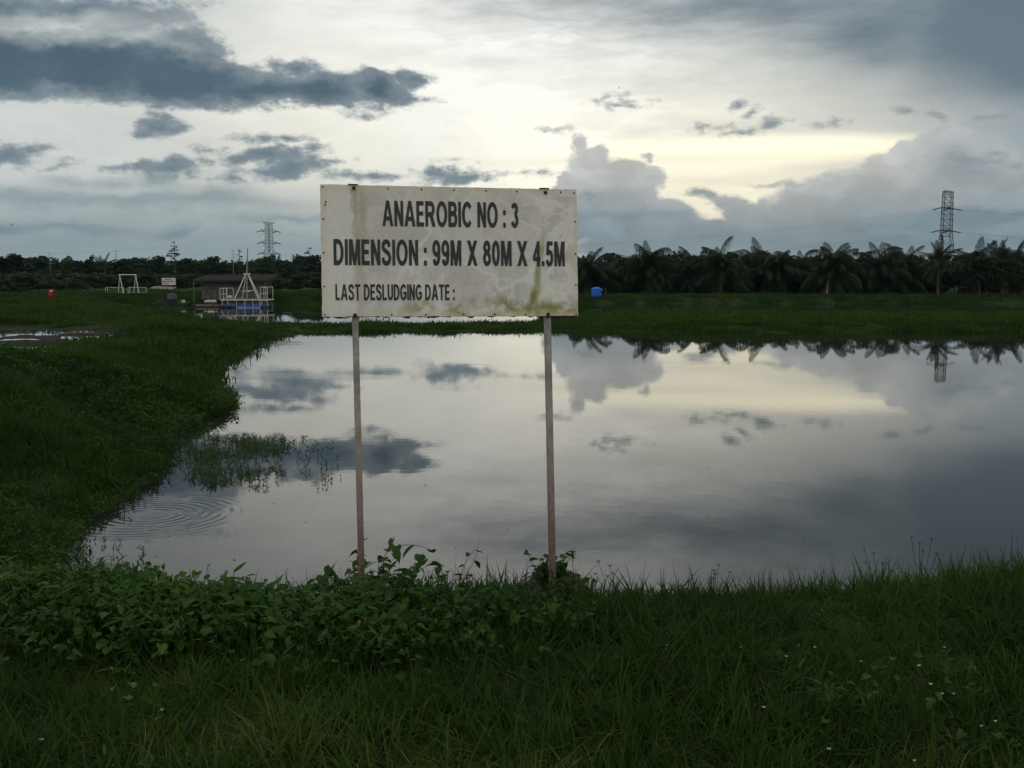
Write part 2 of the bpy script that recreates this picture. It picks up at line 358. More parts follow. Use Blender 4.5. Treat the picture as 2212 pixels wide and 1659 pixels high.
def ground_mat():
    m = bpy.data.materials.new('ground_soil_and_turf'); m.use_nodes = True; t = NT(m.node_tree)
    b = t.N['Principled BSDF']; b.inputs['Specular IOR Level'].default_value = .08
    p = t.N.new('ShaderNodeNewGeometry').outputs['Position']
    n = t.noise(p, .6, 6, .6); n2 = t.noise(p, 6, 5, .6)
    turf = t.mix(t.rng(n, .3, .7), c4((.018, .036, .009)), c4((.028, .052, .012)))
    turf = t.mix(t.rng(n2, .45, .75, 0, .6), turf, c4((.038, .030, .018)))
    a = t.N.new('ShaderNodeAttribute'); a.attribute_name = 'mud'; mf = a.outputs['Fac']
    mud = t.mix(t.rng(n2, .35, .65), c4((.010, .0095, .009)), c4((.026, .022, .019)))
    t.put(b.inputs['Base Color'], t.mix(mf, turf, mud))
    t.put(b.inputs['Roughness'], t.m('MULTIPLY_ADD', mf, -.1, .95))
    bn = t.N.new('ShaderNodeBump'); bn.inputs['Strength'].default_value = .6; bn.inputs['Distance'].default_value = .08
    t.put(bn.inputs['Height'], n2); t.L.new(bn.outputs[0], b.inputs['Normal']); return m
M['ground'] = ground_mat()

RING = at_z(325, 1112, 0)
def water_mat(name, rings=False, body=(.020, .021, .018)):
    m = bpy.data.materials.new(name); m.use_nodes = True; t = NT(m.node_tree)
    b = t.N['Principled BSDF']; b.inputs['Base Color'].default_value = c4(body)
    b.inputs['Roughness'].default_value = .006; b.inputs['IOR'].default_value = 1.36
    p = t.N.new('ShaderNodeNewGeometry').outputs['Position']
    h = t.m('MULTIPLY', t.noise(t.v('MULTIPLY', p, (1, 1.6, 1)), 2.2, 3, .5), .0004)
    h = t.m('ADD', h, t.m('MULTIPLY', t.noise(p, .35, 2, .5), .0006))
    # patches of light breeze
    br = t.rng(t.noise(t.v('MULTIPLY', p, (.35, 1, 1)), .22, 3, .5), .56, .72)
    h = t.m('ADD', h, t.m('MULTIPLY', br, t.m('MULTIPLY', t.noise(t.v('MULTIPLY', p, (1, 2.4, 1)), 5, 2, .5), .0010)))
    if rings:
        for (cx, cy), r0, r1, amp, frq in ((RING[:2], .25, 1.35, .0008, 50), (at_z(590, 742, 0)[:2], .3, 1.6, .004, 22), (at_z(1720, 1280, 0)[:2], .02, .14, .0008, 90)):
            d = t.v('DISTANCE', p, (cx, cy, 0))
            e = t.m('MULTIPLY', t.rng(d, r0 * .6, r0 + .12), t.rng(d, r1, r1 - .35))
            ph = t.m('MULTIPLY_ADD', d, frq, t.m('MULTIPLY', t.noise(p, 3, 2, .5), 1.2))
            e = t.m('MULTIPLY', e, t.rng(t.noise(p, 1.7, 2, .5), .36, .6)); h = t.m('ADD', h, t.m('MULTIPLY', t.m('MULTIPLY', t.m('SINE', ph), e), amp))
    bn = t.N.new('ShaderNodeBump'); bn.inputs['Strength'].default_value = 1; bn.inputs['Distance'].default_value = 1
    t.put(bn.inputs['Height'], h); t.L.new(bn.outputs[0], b.inputs['Normal']); return m
M['water'] = water_mat('pond_water', True); M['water2'] = water_mat('far_pond_water')
M['puddle'] = water_mat('puddle_water', False, (.03, .028, .026))

# ------------------------------------------------------------------ terrain
SH1 = [at_z(*q, 0)[:2] for q in [(100, 1250), (125, 1205), (180, 1145), (285, 1075), (345, 1022), (356, 972), (405, 934), (470, 898), (500, 872), (470, 838), (440, 822), (470, 795), (520, 762), (575, 737), (640, 722)]]
POND1 = [(-4.2, 8.5)] + SH1 + [at_z(q, 717, 0)[:2] for q in (800, 1000, 1180)] + [at_z(q, 719, 0)[:2] for q in (1500, 1900, 2212)] + [(45, 54), (46, 10.2), (12, 9.2), (6, 8.8), (3.4, 8.3), (1.6, 7.7), (-1, 7.6), (-2.6, 7.8)]
POND2 = [(-37, 98), (-31, 86), (-21, 71), (-16, 65.5), (-10, 63.5), (-3, 63), (2, 66), (4, 71), (6, 82), (12, 86), (20, 84), (40, 80), (95, 82), (95, 110), (0, 111), (-14, 112), (-15.5, 104.5), (-37, 104)]
POND3 = [at_z(640, 636.5, .8)[:2], at_z(672, 637, .8)[:2], at_z(676, 639.5, .8)[:2], at_z(640, 639, .8)[:2]]
MUD = [(-11.4, 22), (-12.4, 30), (-13.0, 38.5), (-16.5, 41), (-30, 47), (-45, 47), (-44, 20), (-18, 20)]
def height(x, y, mudout=False):
    x = np.asarray(x, float); y = np.asarray(y, float)
    wob = .35 * fbm(x * .8, y * .8, 3, 3)
    s1 = poly_sd(x, y, POND1) + wob * sst(6, 12, y); s2 = poly_sd(x, y, POND2) + wob * 1.5
    H = 1.40 + 0 * x
    left = 1 - sst(-2.5, .5, x + 5.5 + (y - 17) * .18 + 4.5 * sst(42, 52, y))
    berm = sst(44, 53, y) * (1 - left)
    H = H * (1 - berm) + (.07 + .30 * sst(4, 10, x)) * (1 - .75 * sst(60, 78, y)) * berm
    H = H - left * (.32 * sst(14, 24, y) + .52 * sst(40, 52, y))
    H = H - .14 * left * sst(10.2, 12.5, -x) * (1 - sst(36, 44, y))
    fb = sst(88, 104, y) * sst(-18, -12, x); H = H * (1 - fb) + .66 * fb
    fl = sst(92, 106, y) * (1 - sst(-18, -12, x)); H = H * (1 - fl) + .95 * fl
    far = sst(150, 600, y); H = H * (1 - far) + .6 * far
    amp = .10 + .26 * left * sst(8, 16, y)
    H = H + amp * fbm(x * .45, y * .45, 5, 3) + .05 * fbm(x * 1.8, y * 1.8, 9, 2)
    # mounds along the near left bank
    for mx, my, mr, mh in ((-9.0, 20, 1.6, .22), (-9.8, 27, 1.8, .22), (-11, 35, 2.2, .16), (-12, 42, 2.6, .1), (-8.6, 15, 1.6, .12), (-34, 60, 6, .15)):
        H = H + mh * np.exp(-((x - mx) ** 2 + (y - my) ** 2) / mr ** 2)
    md = poly_sd(x, y, MUD); mm = 1 - sst(-1.2, .5, md + .9 * fbm(x * .5, y * .5, 21, 3))
    H = H * (1 - mm) + mm * (.92 + .16 * fbm(x * .5, y * .6, 31, 5))
    w1 = 3.0 + .5 * left * (y > 10)
    prof1 = sst(0, 1, np.clip(s1 / w1, 0, 1) ** .85); prof2 = sst(0, 1, np.clip(s2 / np.where(x < -12, 6.0, 3.0), 0, 1) ** .8)
    z = H * prof1 * prof2
    z = np.where(s1 < 0, np.maximum(s1 * .5, -.9), z); z = np.where(s2 < 0, np.maximum(s2 * .5, -.9), z)
    p3 = poly_sd(x, y, POND3); z = np.where(p3 < 1.0, np.minimum(z, .8 + p3 * .15), z)
    rr = np.hypot(x, y); z = z * (1 - sst(2000, 4500, rr)) + 0
    if mudout: return z, mm, s1, s2
    return z
def hz(x, y): return float(height(np.array([x]), np.array([y]))[0])

def build_ground():
    a = np.concatenate([np.linspace(-34, 34, 300), np.linspace(34, 326, 70)[1:-1]]); a = np.radians(a)
    r = .4 * np.exp(np.linspace(0, math.log(5600 / .4), 470)); r = np.concatenate([[.05], r])
    nr, na = len(r), len(a)
    rr, aa = np.meshgrid(r, a, indexing='ij'); x = (rr * np.sin(aa)).ravel(); y = (rr * np.cos(aa)).ravel()
    z, mm, _, _ = height(x, y, True)
    me = bpy.data.meshes.new('ground')
    i, j = np.meshgrid(np.arange(nr - 1), np.arange(na), indexing='ij'); j2 = (j + 1) % na
    q = np.stack([i * na + j, i * na + j2, (i + 1) * na + j2, (i + 1) * na + j], -1).reshape(-1, 4)[:, ::-1]
    nf = len(q)
    me.vertices.add(len(x)); me.vertices.foreach_set('co', np.stack([x, y, z], -1).ravel())
    me.loops.add(nf * 4); me.loops.foreach_set('vertex_index', q.ravel().astype(np.int32))
    me.polygons.add(nf); me.polygons.foreach_set('loop_start', np.arange(nf, dtype=np.int32) * 4)
    me.polygons.foreach_set('use_smooth', np.ones(nf, bool))
    at = me.attributes.new('mud', 'FLOAT', 'POINT'); at.data.foreach_set('value', mm.astype(np.float32))
    me.update(calc_edges=True); me.materials.append(M['ground'])
    tag(inst('ground', me), kind='structure')
build_ground()
def sheet(name, poly, z, m, grow=1.2):
    c = np.mean(poly, 0); b = MB(); n = len(poly)
    P = [Vector((p[0], p[1], z)) for p in poly]
    area = sum(P[i].x * P[(i + 1) % n].y - P[(i + 1) % n].x * P[i].y for i in range(n)); sg = 1 if area > 0 else -1
    out = []
    for i in range(n):
        d = (P[(i + 1) % n] - P[i - 1]).normalized(); out.append(P[i] + Vector((d.y, -d.x, 0)) * sg * grow)
    b.add(out if sg > 0 else out[::-1], [tuple(range(n))]); return tag(b.build(name, m), kind='structure')
sheet('pond_water', [(-22, 6.4), (49, 6.4), (49, 60), (-22, 60)], 0, M['water'], 0); sheet('far_pond_water', [(-42, 61.5), (98, 61.5), (98, 114), (-42, 114)], 0, M['water2'], 0)
sheet('distant_water', POND3, .8, M['water2'], .2)
sheet('puddle_water', [(-46, 19), (-11, 19), (-14.5, 40), (-46, 40)], .93, M['puddle'], 0)

# ------------------------------------------------------------------ instanced ground cover (stuff)
def src_collection(name, meshes):
    c = bpy.data.collections.new(name)
    for i, me in enumerate(meshes):
        o = bpy.data.objects.new(me.name, me); c.objects.link(o)
    return c
def scatter(name, pts, rots, scl, idx, coll, label, cat=None):
    n = len(pts); me = bpy.data.meshes.new(name); me.vertices.add(n)
    me.vertices.foreach_set('co', np.asarray(pts, np.float32).ravel())
    for nm, ty, v, k in (('rot', 'FLOAT_VECTOR', rots, 'vector'), ('scl', 'FLOAT_VECTOR', scl, 'vector'), ('idx', 'INT', idx, 'value')):
        a = me.attributes.new(nm, ty, 'POINT'); a.data.foreach_set(k, np.asarray(v, np.int32 if ty == 'INT' else np.float32).ravel())
    o = inst(name, me); tag(o, label, cat, kind='stuff')
    g = bpy.data.node_groups.new(name, 'GeometryNodeTree')
    g.interface.new_socket('Geometry', in_out='INPUT', socket_type='NodeSocketGeometry')
    g.interface.new_socket('Geometry', in_out='OUTPUT', socket_type='NodeSocketGeometry')
    N, L = g.nodes, g.links
    gi = N.new('NodeGroupInput'); go = N.new('NodeGroupOutput'); ip = N.new('GeometryNodeInstanceOnPoints'); ci = N.new('GeometryNodeCollectionInfo')
    ci.inputs['Collection'].default_value = coll; ci.inputs['Separate Children'].default_value = True; ci.inputs['Reset Children'].default_value = True
    def attr(nm, ty):
        a = N.new('GeometryNodeInputNamedAttribute'); a.data_type = ty; a.inputs['Name'].default_value = nm; return a.outputs['Attribute']
    L.new(gi.outputs[0], ip.inputs['Points']); L.new(ci.outputs[0], ip.inputs['Instance']); ip.inputs['Pick Instance'].default_value = True
    L.new(attr('idx', 'INT'), ip.inputs['Instance Index'])
    e2r = N.new('FunctionNodeEulerToRotation'); L.new(attr('rot', 'FLOAT_VECTOR'), e2r.inputs[0]); L.new(e2r.outputs[0], ip.inputs['Rotation'])
    L.new(attr('scl', 'FLOAT_VECTOR'), ip.inputs['Scale']); L.new(ip.outputs[0], go.inputs[0])
    mo = o.modifiers.new('scatter', 'NODES'); mo.node_group = g; return o

def blade(b, base, az, h, w, lean, curl, seg=3, mi=0):
    d = Vector((math.cos(az), math.sin(az), 0)); sd_ = Vector((-d.y, d.x, 0)); p = Vector(base); ang = lean; vs = []
    for i in range(seg + 1):
        t_ = i / seg; ww = w * (1 - t_ ** 1.6) * (.75 + .5 * min(1, t_ * 3))
        if i < seg: vs += [p - sd_ * ww / 2, p + sd_ * ww / 2]
        else: vs += [p]
        st = h / seg; p = p + d * st * math.sin(ang) + Vector((0, 0, st * math.cos(ang))); ang += curl / seg
    fs = [(2 * i, 2 * i + 1, 2 * i + 3, 2 * i + 2) for i in range(seg - 1)] + [(2 * seg - 2, 2 * seg - 1, 2 * seg)]
    b.add(vs, fs, mi)
def tuft(name, n, rad, h0, h1, w0, w1, lean, curl, m, seg=3):
    b = MB()
    for _ in range(n):
        r = rad * math.sqrt(random.random()); a = random.uniform(0, 6.283)
        blade(b, (r * math.cos(a), r * math.sin(a), -.02), random.uniform(0, 6.283) if random.random() < .5 else a + random.uniform(-.8, .8), random.uniform(h0, h1), random.uniform(w0, w1),
              random.uniform(.02, lean), random.uniform(.1, curl), seg)
    return b.mesh(name, m)
M['straw'] = leaf_mat('dry_straw', [(0, (.07, .055, .025)), (.5, (.12, .10, .05)), (1, (.20, .17, .09))], .7, .2)
def wedge(n, r0, r1, half=30.0, power=1.0):
    """random points in the sector ahead of the camera, density falling with distance"""
    u = RNG.random(n); r = r0 * (r1 / r0) ** u if power == 0 else np.sqrt(r0 ** 2 + u * (r1 ** 2 - r0 ** 2))
    a = np.radians(RNG.uniform(-half, half, n)); return r * np.sin(a), r * np.cos(a)

near_tufts = [tuft('grass_tuft', 15, .08, .06, .16, .0045, .009, 1.15, 2.0, M['grass'], 4) for _ in range(5)] + \
             [tuft('tall_grass_tuft', 10, .05, .12, .26, .0045, .008, .9, 1.8, M['grass'], 4) for _ in range(3)] + \
             [tuft('wide_grass_tuft', 9, .06, .07, .17, .009, .014, 1.2, 1.7, M['grass'], 4) for _ in range(3)] + [tuft('dry_grass_tuft', 4, .10, .06, .17, .002, .003, 1.5, 2.4, M['straw'], 4) for _ in range(2)]
def near_grass():
    x, y = wedge(26000, 2.0, 8.8, 32); z, mm, s1, s2 = height(x, y, True)
    cl = fbm(x * 1.3, y * 1.3, 77, 3)
    vine = np.clip(1 - sst(-.2, 1.2, x) , 0, 1) * sst(4.0, 5.0, y + .35 * x)
    keep = (s1 > .25) & (RNG.random(len(x)) > vine * .30) & (RNG.random(len(x)) < .9 + cl * .5)
    x, y, z, cl, s1 = x[keep], y[keep], z[keep], cl[keep], s1[keep]; n = len(x)
    idx = RNG.integers(0, 5, n); tall = RNG.random(n) < np.clip(.16 + cl * .5, .03, .5); idx[tall] = RNG.integers(5, 8, tall.sum())
    wide = RNG.random(n) < .28; idx[wide] = RNG.integers(8, 11, wide.sum())
    dry = RNG.random(n) < .015 + .05 * np.clip(-x - 1.0, 0, 1); idx[dry] = RNG.integers(11, 13, dry.sum())
    sc = RNG.uniform(.75, 1.25, n) * (1 + cl * .5); sc = np.clip(sc, .5, 1.6)
    rot = np.stack([RNG.normal(0, .30, n), RNG.normal(0, .30, n), RNG.uniform(0, 6.283, n)], -1)
    scatter('foreground_grass', np.stack([x, y, z], -1), rot, np.stack([sc] * 3, -1), idx, src_collection('foreground_grass_tufts', near_tufts),
            'thick dark green grass filling the foreground in front of the sign', 'grass')
near_grass()
mid_tufts = [tuft('grass_clump', 26, .22, .10, .24, .009, .015, 1.0, 1.7, M['grass_far'], 3) for _ in range(4)] + [tuft('tall_grass_clump', 22, .16, .18, .38, .008, .014, .7, 1.5, M['grass_far'], 3) for _ in range(2)]
far_tufts = [tuft('far_grass_clump', 34, .55, .10, .26, .025, .045, .9, 1.3, M['grass_far'], 2) for _ in range(4)]
def bank_grass():
    for name, n, r0, r1, src, smin, dens, label in (('bank_grass', 26000, 9.0, 30, mid_tufts, .15, 1, 'uneven green grass on the near bank left of the pond'),
                                        ('pond_edge_grass', 120000, 28, 135, far_tufts, .1, 1, 'green grass on the low banks between and beyond the ponds')):
        x, y = wedge(n, r0, r1, 31); z, mm, s1, s2 = height(x, y, True)
        cl = fbm(x * .5, y * .5, 78, 3)
        keep = (s1 > smin) & (s2 > smin) & (RNG.random(n) > mm * 1.2) & (RNG.random(n) < .8 + cl) & (poly_sd(x, y, POND3) > .3)
        if r0 > 20: keep &= RNG.random(n) < np.clip(1.7 - y / 120, .45, 1)
        x, y, z, cl = x[keep], y[keep], z[keep], cl[keep]; k = len(x)
        sc = np.clip(RNG.uniform(.7, 1.3, k) * (1 + cl * .9), .4, 1.8)
        rot = np.stack([RNG.normal(0, .14, k), RNG.normal(0, .14, k), RNG.uniform(0, 6.283, k)], -1)
        scatter(name, np.stack([x, y, z], -1), rot, np.stack([sc, sc, sc * (.85 if r0 > 20 else 1)], -1), RNG.integers(0, len(src), k), src_collection(name + '_clumps', src), label, 'grass')
bank_grass()

def heart_leaf(name, m, L=.075, fold=.35):
    out = [(0, .0), (.32, -.20), (.52, .02), (.50, .30), (.30, .66), (0, 1.0)]
    b = MB(); mid = [(0, 0, 0), (0, .33 * L, .015 * L), (0, .66 * L, 0), (0, L, -.08 * L)]
    for sx in (-1, 1):
        vs = [(sx * u * L * .95, v * L, abs(u) * L * fold - (.12 * L if v > .6 else 0)) for u, v in out]
        c = [(0, .15 * L, 0), (0, .6 * L, -.01 * L)]
        f = [(6, 0, 1), (6, 1, 2), (6, 2, 3), (6, 3, 7), (7, 3, 4), (7, 4, 5)]
        b.add(vs + c, [t_ if sx > 0 else t_[::-1] for t_ in f])
    me = b.mesh(name, m, True)
    return me
def lance_leaf(name, m, L=.12, w=.022, droop=.5, seg=4):
    b = MB(); vs = []; p = Vector((0, 0, 0)); ang = .2
    for i in range(seg + 1):
        t_ = i / seg; ww = w * math.sin(math.pi * min(1, (t_ * .88 + .08))) ** .8 if i < seg else 0
        vs += [p + Vector((-ww / 2, 0, ww * .25)), p.copy(), p + Vector((ww / 2, 0, ww * .25))]
        p = p + Vector((0, math.cos(ang), math.sin(ang))) * L / seg; ang -= droop / seg * 2
    fs = []
    for i in range(seg): k = 3 * i; fs += [(k, k + 1, k + 4, k + 3), (k + 1, k + 2, k + 5, k + 4)]
    b.add(vs, fs); return b.mesh(name, m, True)
HEART = [heart_leaf('leaf', M['vine'], .075, f) for f in (.15, .3, .45)]
LANCE = [lance_leaf('leaf', M['vine'], .13, .030, .5), lance_leaf('leaf', M['weed'], .13, .020, .3)]
def vine_sprig(name, big=1.0):
    """a few heart leaves on short petioles rising from the ground"""
    b = MB()
    for _ in range(9):
        a = random.uniform(0, 6.283); h = random.uniform(.02, .11); r = random.uniform(.01, .12); L = random.uniform(.018, .038) * big
        base = Vector((r * math.cos(a), r * math.sin(a), 0)); tip = base + Vector((random.gauss(0, .03), random.gauss(0, .03), h))
        b.tube([base, (base + tip) / 2 + Vector((.01, 0, 0)), tip], .0016, 3, False)
        me = HEART[random.randrange(3)]
        Mx = Matrix.Translation(tip) @ Euler((random.gauss(-.25, .45), random.gauss(0, .35), random.uniform(0, 6.283))).to_matrix().to_4x4() @ Matrix.Scale(L / .075, 4)
        b.add([Mx @ v.co for v in me.vertices], [tuple(p.vertices) for p in me.polygons])
    return b.mesh(name, M['vine'], True)
def lance_sprig():
    b = MB()
    for _ in range(4):
        a = random.uniform(0, 6.283); tip = Vector((.09 * math.cos(a), .09 * math.sin(a), random.uniform(.06, .15))); b.tube([(0, 0, 0), tip * .5 + Vector((0, 0, .02)), tip], .0014, 3, False)
        for k in range(5): blade(b, tip * (.4 + .15 * k), random.uniform(0, 6.283), random.uniform(.04, .08), random.uniform(.008, .014), random.uniform(.7, 1.3), .7, 3)
    return b.mesh('weed_sprig', M['vine'])
sprigs = [vine_sprig('vine_sprig') for _ in range(5)] + [lance_sprig() for _ in range(1)]
def vines():
    x, y = wedge(15000, 3.0, 8.6, 31); z, mm, s1, s2 = height(x, y, True)
    cl = fbm(x * .9, y * .9, 55, 3)
    band = (1 - sst(-.45, .5, x + .4 * cl)) * sst(3.6, 5.0, y + .22 * x + 1.6 * cl) + .03 * (cl > .1)
    keep = (s1 > -.1) & (RNG.random(len(x)) < band * np.clip(.36 + 1.1 * cl, .06, .8)); x, y, z, cl = x[keep], y[keep], z[keep], cl[keep]; n = len(x)
    sc = np.clip(RNG.uniform(.75, 1.2, n) * (1 + .5 * cl), .5, 1.4)
    rot = np.stack([RNG.normal(0, .25, n), RNG.normal(0, .25, n), RNG.uniform(0, 6.283, n)], -1)
    scatter('creeping_vine', np.stack([x, y, z + .02], -1), rot, np.stack([sc] * 3, -1), RNG.integers(0, 6, n), src_collection('vine_sprigs', sprigs),
            'heart leaved creeper carpeting the bank around the left post', 'creeper')
    x, y = wedge(52000, 8.4, 30, 31); z, mm, s1, s2 = height(x, y, True)
    cl = fbm(x * .5, y * .5, 56, 3)
    pr = (x < -3) * (1 - sst(16, 26, y)) * np.clip(.55 + cl * 1.6, 0, 1) * (1 - mm) + (x < -4) * (s1 < 1.3) * (y < 26) * .6
    keep = (s1 > -.1) & (RNG.random(len(x)) < np.where((s1 < .8) & (x < -2.5), .8, pr)); x, y, z, cl = x[keep], y[keep], z[keep], cl[keep]; n = len(x)
    sc = np.clip(RNG.uniform(.7, 1.35, n) * (1 + .6 * cl), .5, 1.9) * (1 + np.clip(y - 14, 0, 20) * .04)
    rot = np.stack([RNG.normal(0, .35, n), RNG.normal(0, .35, n), RNG.uniform(0, 6.283, n)], -1)
    scatter('bank_creeper', np.stack([x, y, np.maximum(z, 0) + .05], -1), rot, np.stack([sc] * 3, -1), RNG.integers(0, 6, n), src_collection('bank_sprigs', sprigs),
            'leafy creeper hanging over the left pond bank down to the water', 'creeper')
vines()

def weed_sprig(name):
    b = MB(); h = random.uniform(.06, .17); a = random.uniform(0, 6.283); l = random.uniform(.2, 1.3)
    pts = [Vector((math.cos(a) * math.sin(l * t_) * h * t_, math.sin(a) * math.sin(l * t_) * h * t_, h * t_ * math.cos(l * t_ * .7) - .02)) for t_ in (0, .35, .7, 1)]
    b.tube(pts, .003, 3, False)
    for i in range(7):
        t_ = random.uniform(.25, 1); k = min(2, int(t_ * 3)); p = pts[k].lerp(pts[k + 1], t_ * 3 - k)
        blade(b, p, random.uniform(0, 6.283), random.uniform(.045, .10), random.uniform(.009, .016), random.uniform(.3, 1.3), random.uniform(.2, 1.2), 3)
    return b.mesh(name, M['weed'])
weeds = [weed_sprig('weed_sprig') for _ in range(7)]
def pond_weeds():
    pts = []
    def patch(px0, px1, py0, py1, n, f):
        for _ in range(n):
            px, py = random.uniform(px0, px1), random.uniform(py0, py1)
            if random.random() < f(px, py): pts.append(at_z(px, py, 0))
    def f1(px, py):
        u = (px - 390) / 345; v = (py - 945) / 130
        e = 1 - ((u - .30) / .42) ** 2 - ((v - .5) / .55) ** 2
        c = float(fbm(np.array([px / 55.]), np.array([py / 26.]), 91, 3)[0])
        hole = math.exp(-((px - 560) / 110) ** 2 - ((py - 1000) / 13) ** 2)
        return max(0, min(1, .55 * e + 1.5 * c + .05)) * (1 - .9 * hole)
    patch(385, 735, 943, 1082, 5200, f1)
    patch(640, 735, 955, 1060, 160, lambda a, b_: .35)
    patch(430, 512, 822, 905, 900, lambda a, b_: max(0, 1 - ((a - 452) / 55) ** 2 - ((b_ - 862) / 40) ** 2))
    patch(385, 470, 915, 1010, 300, lambda a, b_: .5)
    patch(165, 330, 1165, 1230, 60, lambda a, b_: .4)
    pts_ = np.array(pts); n = len(pts_); d = np.hypot(pts_[:, 0], pts_[:, 1])
    sc = RNG.uniform(.45, 1.0, n) * np.where(d > 22, 1.9, 1)
    rot = np.stack([RNG.normal(0, .3, n), RNG.normal(0, .3, n), RNG.uniform(0, 6.283, n)], -1)
    scatter('pond_weed', pts_, rot, np.stack([sc] * 3, -1), RNG.integers(0, 7, n), src_collection('pond_weed_sprigs', weeds),
            'ragged patch of green weeds growing out of the water by the left bank', 'water weed')
    b = MB(); sp = []
    for _ in range(130):
        px, py = random.uniform(330, 2200), 730 + 480 * random.random() ** 1.3; x, y, z = at_z(px, py, 0)
        if poly_sd(np.array([x]), np.array([y]), POND1)[0] > -.5: continue
        r = random.uniform(.004, .013) * (1 + y / 40); a0 = random.random() * 6
        b.add([(x + r * random.uniform(.5, 1.4) * math.cos(a0 + k * 1.05), y + r * random.uniform(.5, 1.2) * math.sin(a0 + k * 1.05), .006) for k in range(6)], [(0, 1, 2, 3, 4, 5)])
    o = b.build('floating_scum', M['darkwood']); tag(o, 'dark specks of scum floating on the pond surface', 'debris', kind='stuff')
pond_weeds()
def flowers():
    b = MB()
    for px, py in [(1520, 1395), (1600, 1400), (1985, 1440), (2060, 1500), (2120, 1570), (2035, 1500), (350, 1535), (90, 1600), (1790, 1620), (1975, 1645), (2010, 1480), (1860, 1430), (1700, 1420), (2150, 1560), (1760, 1400), (2200, 1300), (1310, 1320), (1440, 1395), (2040, 1400), (1650, 1530)]:
        x, y, z = at_z(px, py, 1.50); r = random.uniform(.004, .007)
        for k in range(5):
            a = k * 1.2566 + px
            b.add([(x, y, z), (x + r * math.cos(a - .4), y + r * .6 * math.sin(a - .4) - r * .3, z + r * .9), (x + r * 1.3 * math.cos(a), y + r * .8 * math.sin(a), z + r * 1.1), (x + r * math.cos(a + .4), y + r * .6 * math.sin(a + .4) - r * .3, z + r * .9)], [(0, 1, 2, 3)])
        pass
    tag(b.build('wild_flowers', M['flower']), 'tiny white flowers dotted through the foreground grass', 'flowers', kind='stuff')
flowers()

# ------------------------------------------------------------------ the sign
GW = {'A': 1.0, 'N': .8, 'E': .7, 'R': .92, 'O': 1.0, 'B': .82, 'I': .2, 'C': .93, ':': .2, '3': .68, 'D': .86, 'M': .97, 'S': .83, 'X': .93, '9': .68, '8': .68, '0': .69, '4': .70, '.': .2, '5': .68, 'L': .68, 'T': .83, 'U': .8, 'G': .94, ' ': .26, '2': .68}
def arc(cx, cy, rx, ry, a0, a1, n=14): return [(cx + rx * math.cos(R(a0 + (a1 - a0) * i / n)), cy + ry * math.sin(R(a0 + (a1 - a0) * i / n))) for i in range(n + 1)]
def smooth(pts, n=5):
    o = []
    for i in range(len(pts) - 1):
        p0, p1, p2, p3 = pts[max(i - 1, 0)], pts[i], pts[i + 1], pts[min(i + 2, len(pts) - 1)]
        for k in range(n):
            t_ = k / n; o.append(tuple(.5 * (2 * b + (c - a) * t_ + (2 * a - 5 * b + 4 * c - d) * t_ * t_ + (3 * b - a - 3 * c + d) * t_ ** 3) for a, b, c, d in zip(p0, p1, p2, p3)))
    return o + [pts[-1]]
def rect(x0, y0, x1, y1): return ('p', [(x0, y0), (x1, y0), (x1, y1), (x0, y1)])
